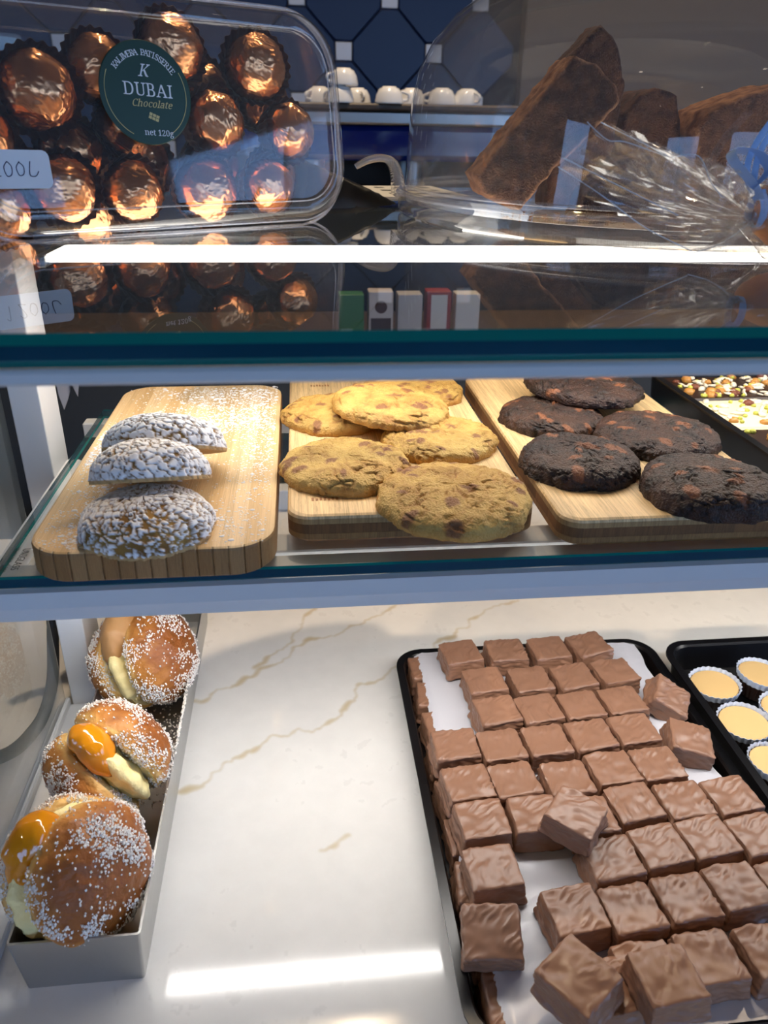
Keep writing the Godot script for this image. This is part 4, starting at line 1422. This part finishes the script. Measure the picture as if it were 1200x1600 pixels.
# ---------------------------------------------------------------- dome with cake
func cake_slice(label: String, poly: Array, z0: float, z1: float, sd: int, crust_top: bool) -> void:
	var pts := []
	var lo := Vector2(9, 9)
	var hi := Vector2(-9, -9)
	for p in poly:
		pts.append(Vector2(p[0], p[1]))
		lo = lo.min(pts[-1])
		hi = hi.max(pts[-1])
	var zc := (z0 + z1) / 2
	var hz := absf(z1 - z0) / 2
	var o := Vector3((lo.x + hi.x) / 2, lo.y, zc)
	nz.seed = sd
	nz.frequency = 1.0
	nz.fractal_octaves = 3
	var f := func(p: Vector3) -> float:
		var w := p + o
		var d := sd_poly(Vector2(w.x, w.y), pts)
		var q := Vector2(d + 0.003, absf(p.z) - hz + 0.003)
		var e := minf(maxf(q.x, q.y), 0.0) + Vector2(maxf(q.x, 0), maxf(q.y, 0)).length() - 0.003
		return e + nz.get_noise_3d(w.x * 70, w.y * 70, w.z * 70) * 0.0016 + nz.get_noise_3d(w.x * 220, w.y * 220, w.z * 220) * 0.0009
	var paint := func(p: Vector3) -> Color:
		var w := p + o
		var d := sd_poly(Vector2(w.x, w.y), pts)
		var k := nz.get_noise_3d(w.x * 90, w.y * 90, w.z * 90)
		var c := lin(104, 66, 42).lerp(lin(70, 43, 28), clampf(0.5 + k, 0, 1))
		if d > -0.0022: c = lin(150, 104, 70).lerp(lin(104, 64, 40), clampf(0.5 + k * 1.5, 0, 1)) if crust_top else lin(84, 50, 31).lerp(lin(58, 34, 22), clampf(0.5 + k, 0, 1))
		return c
	var m := Vector3(0.006, 0.006, 0.006)
	one("cake_slice", nets(f, Vector3(lo.x, lo.y, zc - hz) - o - m, Vector3(hi.x, hi.y, zc + hz) - o + m, 0.0022, paint), M.cake, label, "cake", o, "cake slices under the clear dome")

func dome() -> void:
	var c := Vector3(0.292, DECK, -0.690)
	var sx := 0.205
	var sz := 0.228
	var t := thing("cake_dome", "big clear plastic cake dome covering brown cake slices", "cake dome", c)
	var P := func(l: Array) -> Array:
		var o := []
		for e in l: o.append(Vector2(e[0], e[1]))
		return o
	part("base_tray", lathe(P.call([[0.0, 0.003], [0.94, 0.003], [0.985, 0.0], [1.0, 0.004], [1.005, 0.017], [1.0, 0.0195], [0.985, 0.0195], [0.975, 0.011], [0.9, 0.009], [0.0, 0.009]]), 96, sx, sz, false, false, false), M.plastic, t)
	part("rim", lathe(P.call([[0.998, 0.0150], [1.010, 0.0155], [1.010, 0.0175], [0.998, 0.018]]), 96, sx, sz, false, false, false), M.plastic_rim, t)
	part("rim", lathe(P.call([[0.972, 0.0205], [0.984, 0.0210], [0.984, 0.0228], [0.972, 0.0232]]), 96, sx, sz, false, false, false), M.plastic_rim, t)
	part("cover", lathe(P.call([[0.978, 0.0205], [0.972, 0.03], [0.965, 0.06], [0.955, 0.085], [0.93, 0.108], [0.88, 0.128], [0.80, 0.146], [0.68, 0.162], [0.52, 0.174], [0.34, 0.181], [0.16, 0.184], [0.0, 0.185]]), 96, sx, sz, false, false, false), M.plastic, t)
	part("knob", lathe([Vector2(0.012, 0.184), Vector2(0.012, 0.196), Vector2(0.022, 0.204), Vector2(0.022, 0.212), Vector2(0.0, 0.215)], 32), M.plastic_rim, t)
	# hooked clip on the side
	var pts := []
	for p in [[0.050, 1.2735], [0.060, 1.2785], [0.071, 1.2805], [0.079, 1.278], [0.084, 1.269], [0.0865, 1.252]]: pts.append(Vector3(p[0], p[1], -0.70) - c)
	pts = smooth_path(pts, 6)
	var loops := []
	for k in pts.size():
		var tn: Vector3 = (pts[mini(k + 1, pts.size() - 1)] - pts[maxi(k - 1, 0)]).normalized()
		var nrm := Vector3(-tn.y, tn.x, 0)
		var w := lerpf(0.008, 0.018, k / float(pts.size() - 1))
		var th := lerpf(0.0018, 0.0042, k / float(pts.size() - 1))
		loops.append(PackedVector3Array([pts[k] + nrm * th + Vector3(0, 0, w), pts[k] + nrm * th - Vector3(0, 0, w), pts[k] - nrm * th - Vector3(0, 0, w), pts[k] - nrm * th + Vector3(0, 0, w)]))
	part("clip", loft(loops, true), M.plastic_rim, t, Vector3.ZERO, "hooked clear plastic clip")
	cake_slice("tall brown cake slice leaning on its end with a pale crusty edge", [[0.128, 1.273], [0.135, 1.260], [0.163, 1.2485], [0.186, 1.278], [0.205, 1.294], [0.228, 1.321], [0.225, 1.331], [0.208, 1.344], [0.191, 1.349]], -0.632, -0.590, 3, true)
	cake_slice("pointed cake slice whose tip rises above the leaning slice", [[0.196, 1.2485], [0.201, 1.349], [0.225, 1.373], [0.240, 1.360], [0.249, 1.334], [0.244, 1.2485]], -0.672, -0.638, 5, false)
	cake_slice("rounded dark brown cake slice next to the leaning one", [[0.256, 1.2485], [0.258, 1.315], [0.270, 1.330], [0.283, 1.334], [0.299, 1.329], [0.305, 1.313], [0.309, 1.287], [0.309, 1.2485]], -0.74, -0.655, 7, false)
	cake_slice("low brown cake slice behind the cellophane bag", [[0.190, 1.2485], [0.196, 1.266], [0.216, 1.286], [0.240, 1.290], [0.25, 1.27], [0.25, 1.2485]], -0.575, -0.545, 8, false)
	cake_slice("wide cake slice with a split pale top crust", [[0.316, 1.2485], [0.313, 1.283], [0.310, 1.305], [0.317, 1.318], [0.339, 1.327], [0.374, 1.338], [0.407, 1.337], [0.42, 1.2485]], -0.70, -0.635, 9, true)
	# crumbs
	var cr := []
	var s := SphereMesh.new()
	s.radius = 0.5
	s.height = 1
	s.radial_segments = 6
	s.rings = 3
	rng.seed = 14
	for k in 60:
		var d := rng.randf_range(0.0008, 0.0024)
		cr.append([s, Transform3D(Basis.from_euler(Vector3(rng.randf(), rng.randf(), rng.randf()) * 6).scaled(Vector3(d, d * 0.7, d)), Vector3(0.15 + rng.randf() * 0.08, DECK + 0.0098, -0.62 + rng.randf() * 0.08))])
	var co := one("cake_crumbs", merge(cr), mat(c8(120, 74, 40), 0.9), "brown cake crumbs lying in the clear dome's tray", "crumbs")
	co.set_meta("kind", "stuff")

func ribbon_mesh(pts: Array, w: float, side: Vector3) -> ArrayMesh:
	var loops := []
	for k in pts.size():
		var tn: Vector3 = (pts[mini(k + 1, pts.size() - 1)] - pts[maxi(k - 1, 0)]).normalized()
		var sd := (side - tn * side.dot(tn)).normalized()
		var n := tn.cross(sd) * 0.0002
		loops.append(PackedVector3Array([pts[k] + sd * w + n, pts[k] - sd * w + n, pts[k] - sd * w - n, pts[k] + sd * w - n]))
	return loft(loops, true)

func cellophane_bag() -> void:
	var neck := Vector3(0.252, 1.2605, -0.432)
	var t := thing("cellophane_bag", "clear cellophane gift bag tied with a curled blue ribbon", "bag", Vector3(neck.x, DECK, neck.z))
	var o := t.position
	var outer := [[0.249, 1.276], [0.230, 1.285], [0.212, 1.291], [0.198, 1.290], [0.180, 1.298], [0.158, 1.306], [0.150, 1.299], [0.144, 1.290], [0.137, 1.285], [0.150, 1.272], [0.168, 1.264], [0.185, 1.256], [0.200, 1.250], [0.216, 1.2425], [0.231, 1.246], [0.247, 1.256]]
	nz.seed = 40
	nz.frequency = 1.0
	nz.fractal_octaves = 2
	# gathered film: two crumpled layers that fan out from the neck
	for layer in 3:
		var v := PackedVector3Array()
		var idx := PackedInt32Array()
		var na := 46
		var nr := 10
		for i in nr + 1:
			var s := i / float(nr)
			for j in na + 1:
				var u := j / float(na) * (outer.size() - 1)
				var k := mini(int(u), outer.size() - 2)
				var e: Vector2 = Vector2(outer[k][0], outer[k][1]).lerp(Vector2(outer[k + 1][0], outer[k + 1][1]), u - k)
				if layer > 0: e = Vector2(neck.x, neck.y).lerp(e, 1.0 - 0.12 * layer) + Vector2(0.004, 0.003)
				var p := Vector2(neck.x, neck.y).lerp(e, s)
				var pleat := absf(fmod(u * 1.7 + layer * 0.4 + nz.get_noise_2d(u, s * 2.0 + layer * 5) * 1.2, 1.0) - 0.5) * 2.0
				var z: float = neck.z + [0.010, -0.004, 0.004][layer] * sin(s * 2.4) + (pleat - 0.5) * 0.016 * minf(s * 2.0, 1.0) + nz.get_noise_2d(p.x * 60 + layer * 30, p.y * 60) * 0.007 * s
				v.append(Vector3(p.x, maxf(p.y, DECK + 0.002), z) - o)
		for i in nr:
			for j in na:
				var b := i * (na + 1) + j
				idx.append_array([b, b + na + 1, b + 1, b + 1, b + na + 1, b + na + 2])
		part("gathered_film", flat_shaded(mk(v, idx, null, null, false)), M.film, t)
	# pale tubes along the film folds, painting in the window's bright glints
	for e in [[[0.137, 1.2895, -0.424], [0.169, 1.276, -0.420], [0.204, 1.262, -0.423]], [[0.150, 1.306, -0.430], [0.160, 1.298, -0.425], [0.170, 1.297, -0.424], [0.196, 1.290, -0.427]], [[0.196, 1.290, -0.427], [0.212, 1.291, -0.428], [0.220, 1.278, -0.424], [0.228, 1.271, -0.424]], [[0.137, 1.285, -0.430], [0.160, 1.272, -0.425], [0.186, 1.256, -0.422], [0.216, 1.2435, -0.424]], [[0.158, 1.306, -0.432], [0.18, 1.297, -0.429], [0.198, 1.2895, -0.427]], [[0.215, 1.2425, -0.422], [0.232, 1.2475, -0.424], [0.249, 1.258, -0.428]]]:
		var pts := []
		for p in e: pts.append(Vector3(p[0], p[1], p[2]) - o)
		part("fold_glint", tube(smooth_path(pts, 6), 0.0003, 6), M.fold_glint, t)
	# bag body with the pastry in it
	var f := func(p: Vector3) -> float:
		var w := p + o
		var a := cap_(w, neck, Vector3(0.268, 1.2585, -0.432), 0.005, 0.021)
		a = smin(a, ell(w - Vector3(0.306, 1.264, -0.432), Vector3(0.060, 0.0265, 0.036)), 0.01)
		return a + nz.get_noise_3d(w.x * 70, w.y * 70, w.z * 70) * 0.003 + absf(nz.get_noise_3d(w.x * 30 + 4, w.y * 120, w.z * 120)) * 0.002
	part("bag_body", nets(f, Vector3(-0.01, -0.004, -0.045), Vector3(0.13, 0.062, 0.045), 0.0026), M.film, t)
	var bun := func(p: Vector3) -> float:
		return ell(p, Vector3(0.048, 0.0195, 0.029)) + nz.get_noise_3d(p.x * 50, p.y * 50, p.z * 50) * 0.002
	one("bagged_biscuit", nets(bun, Vector3(-0.055, -0.025, -0.035), Vector3(0.055, 0.025, 0.035), 0.003), mat(c8(186, 122, 76), 0.7), "light brown biscuit inside the cellophane bag", "biscuit", Vector3(0.3005, DECK + 0.0215, -0.430))
	# ribbon: a knot, a curl and two long tails
	part("ribbon_knot", ribbon_mesh(smooth_path([Vector3(0.250, 1.275, -0.426) - o, Vector3(0.2515, 1.266, -0.4215) - o, Vector3(0.2525, 1.256, -0.426) - o, Vector3(0.2525, 1.262, -0.438) - o, Vector3(0.250, 1.275, -0.430) - o], 8), 0.0022, Vector3(1, 0.2, 0)), M.ribbon, t)
	part("ribbon_curl", ribbon_mesh(smooth_path([Vector3(0.249, 1.270, -0.424) - o, Vector3(0.240, 1.279, -0.420) - o, Vector3(0.2285, 1.289, -0.421) - o, Vector3(0.231, 1.294, -0.428) - o, Vector3(0.243, 1.292, -0.424) - o, Vector3(0.247, 1.285, -0.418) - o, Vector3(0.241, 1.276, -0.420) - o], 10), 0.0030, Vector3(0.3, 0.5, 1)), M.ribbon, t)
	for d in [0.0, 0.0045]:
		part("ribbon_tail", ribbon_mesh(smooth_path([Vector3(0.246, 1.272, -0.426) - o, Vector3(0.2385 + d, 1.284, -0.424) - o, Vector3(0.241 + d, 1.296, -0.426) - o, Vector3(0.251 + d, 1.311, -0.428) - o, Vector3(0.266 + d, 1.326, -0.43) - o], 8), 0.0017, Vector3(1, -0.6, 0.2)), M.ribbon, t)

# ---------------------------------------------------------------- behind the counter
func background() -> void:
	# newspaper and black object on the deck
	var pp := rrect(0.075, 0.09, 0.002, 0, 2)
	var paper := one("newspaper", loft([pp, rrect(0.075, 0.09, 0.002, 0.002, 2)]), mat(c8(206, 204, 198), 0.8), "folded grey newspaper lying at the rear of the glass deck", "newspaper", Vector3(0.105, DECK, -0.955))
	paper.rotation.y = 0.1
	rng.seed = 2
	for r in 3:
		for k in 5:
			var b := part("print_block", slab(0, rng.randf_range(0.008, 0.02), 0, 0.0003, 0, 0.014), M.dark_grey, paper, Vector3(-0.055 + k * 0.028, 0.0022, -0.055 + r * 0.05))
			b.name = "print_block" if r + k == 0 else "print_block_%03d" % (r * 5 + k)
	nz.seed = 3
	var f := func(p: Vector3) -> float:
		var u := clampf((p.x + 0.07) / 0.14, 0, 1)
		return maxf(ell(p - Vector3(-0.02, -0.006, 0), Vector3(0.100, 0.062, 0.045)), p.y - 0.055 * (1.0 - u) - 0.003)
	var bo := one("black_scoop", nets(f, Vector3(-0.13, 0.0, -0.055), Vector3(0.09, 0.065, 0.055), 0.004), M.black, "black rounded plastic scoop lying behind the chocolate box", "scoop", Vector3(0.022, DECK, -0.765))
	bo.rotation.y = deg_to_rad(20)
	# back counter with an espresso machine
	structure("trim_1", slab(-3.2, 3.6, 0, 1.0, -2.2, -1.35), M.wood_dark, mid(-3.2, 3.6, 0, 1.0, -2.2, -1.35), "dark brown back counter along the tiled wall", "counter")
	var t := thing("espresso_machine", "espresso machine with a blue lit front and cups on top", "coffee machine", Vector3(0.25, 1.0, -1.80))
	for sx in [-1, 1]:
		for szz in [-1, 1]: part("foot", lathe([Vector2(0.02, 0), Vector2(0.02, 0.03), Vector2(0.015, 0.04)], 16), M.black, t, Vector3(sx * 0.30, 0, szz * 0.13))
	part("drip_tray", bevel_box(0.72, 0.05, 0.36, 0.006), M.steel, t, Vector3(0, 0.04, 0.02))
	part("body", bevel_box(0.72, 0.17, 0.20, 0.008), M.dark_grey, t, Vector3(0, 0.09, -0.08))
	part("front_panel", bevel_box(0.72, 0.062, 0.33, 0.01), M.blue_glass, t, Vector3(0, 0.249, -0.005), "dark blue glossy front panel")
	part("cup_tray", bevel_box(0.74, 0.022, 0.38, 0.003), M.steel, t, Vector3(0, 0.312, 0.005), "brushed steel cup tray")
	part("tray_rim", bevel_box(0.75, 0.012, 0.39, 0.003), M.wood_dark, t, Vector3(0, 0.335, 0.005), "brown wooden rim")
	for k in 3:
		var gx := -0.22 + k * 0.2
		var gh := part("group_head", lathe([Vector2(0.034, 0.0), Vector2(0.036, 0.012), Vector2(0.03, 0.03), Vector2(0.03, 0.07)], 28), M.steel, t, Vector3(gx, 0.185, 0.09), "chrome group head")
		part("handle", tube([Vector3(0, 0.006, 0.03), Vector3(0, 0.0, 0.08), Vector3(0, -0.008, 0.13)], [0.009, 0.011, 0.012], 12), M.black, gh)
	# cups upside down
	var cup := lathe([Vector2(0.036, 0.0), Vector2(0.037, 0.004), Vector2(0.033, 0.022), Vector2(0.026, 0.034), Vector2(0.018, 0.037), Vector2(0.018, 0.039), Vector2(0.0, 0.039)], 32)
	var handle := tube(smooth_path([Vector3(0.033, 0.008, 0), Vector3(0.048, 0.010, 0), Vector3(0.050, 0.022, 0), Vector3(0.030, 0.028, 0)], 6), 0.0035, 8)
	var k := 0
	for p in [[0.086, 0, -1.62], [0.094, 1, -1.623], [0.124, 0, -1.69], [0.178, 0, -1.615], [0.226, 0, -1.66], [0.28, 0, -1.63], [0.05, 0, -1.67], [0.33, 0, -1.64]]:
		var c := thing("coffee_cup", "small white coffee cup upside down on the espresso machine", "cup", Vector3(p[0], 1.347 + p[1] * 0.0283, p[2]), "white cups on the espresso machine")
		part("bowl", cup, M.cup, c)
		part("handle", handle, M.cup, c)
		c.rotation.y = k * 1.3 + 2.4
		c.scale = Vector3.ONE * 0.72
		k += 1
	# cartons on a low shelf seen through the glass
	structure("trim_2", slab(-0.6, 1.2, 1.0, 1.03, -1.3, -1.06), M.wood_dark, mid(-0.6, 1.2, 1.0, 1.03, -1.3, -1.06), "brown work ledge behind the display case", "ledge")
	structure("trim_3", slab(-0.6, 1.2, 0.0, 1.0, -1.24, -1.1), M.dark_grey, mid(-0.6, 1.2, 0.0, 1.0, -1.24, -1.1), "dark panel under the work ledge", "panel")
	structure("trim_4", slab(-0.8, 1.4, 1.03, 1.21, -1.32, -1.30), M.frame_dark, mid(-0.8, 1.4, 1.03, 1.21, -1.32, -1.30), "dark splashback behind the work ledge", "panel")
	var cols := [c8(60, 120, 70), c8(206, 196, 190), c8(190, 186, 184), c8(150, 50, 48), c8(212, 208, 202)]
	var labs := ["green printed carton on the ledge behind the case", "white carton with a round brown picture on the ledge", "plain pale carton on the ledge behind the case", "red edged carton on the ledge behind the case", "cream carton at the end of the carton row"]
	for i in 5:
		var b := thing("carton", labs[i], "carton", Vector3(0.075 + i * 0.043, 1.03, -1.15), "cartons on the ledge")
		part("box", bevel_box(0.036, 0.058 + 0.004 * (i % 2), 0.03, 0.001), mat(cols[i], 0.5), b)
		if i == 1:
			part("picture", lathe([Vector2(0.009, 0), Vector2(0.009, 0.0006)], 24), mat(c8(70, 36, 26), 0.5), b, Vector3(0, 0.04, 0.0153)).rotation.x = PI / 2
			part("band", slab(0, 0.03, 0, 0.02, 0, 0.0006), mat(c8(60, 40, 34), 0.5), b, Vector3(0, 0.014, 0.0153))
		if i == 3: part("panel", slab(0, 0.024, 0, 0.05, 0, 0.0006), mat(c8(214, 210, 204), 0.5), b, Vector3(0, 0.032, 0.0153))
	# the neighbouring counter beyond the side glass
	structure("trim_5", slab(-1.6, -0.305, 0, 0.79, -0.98, -0.14), M.white_paint, mid(-1.6, -0.305, 0, 0.79, -0.98, -0.14), "pale neighbouring counter beyond the side glass", "counter")
	structure("trim_6", slab(-0.62, -0.60, 0.79, 1.2, -2.19, -0.3), M.dark_grey, mid(-0.62, -0.60, 0.79, 1.2, -2.19, -0.3), "grey upright panel beyond the side glass", "panel")

func _ready() -> void:
	rng.seed = 1
	make_materials()
	set_view()
	room()
	display_case()
	fudge_tray()
	cookies()
	doughnuts()
	peanut_cups()
	bark_tray()
	chocolate_box()
	dome()
	cellophane_bag()
	background()
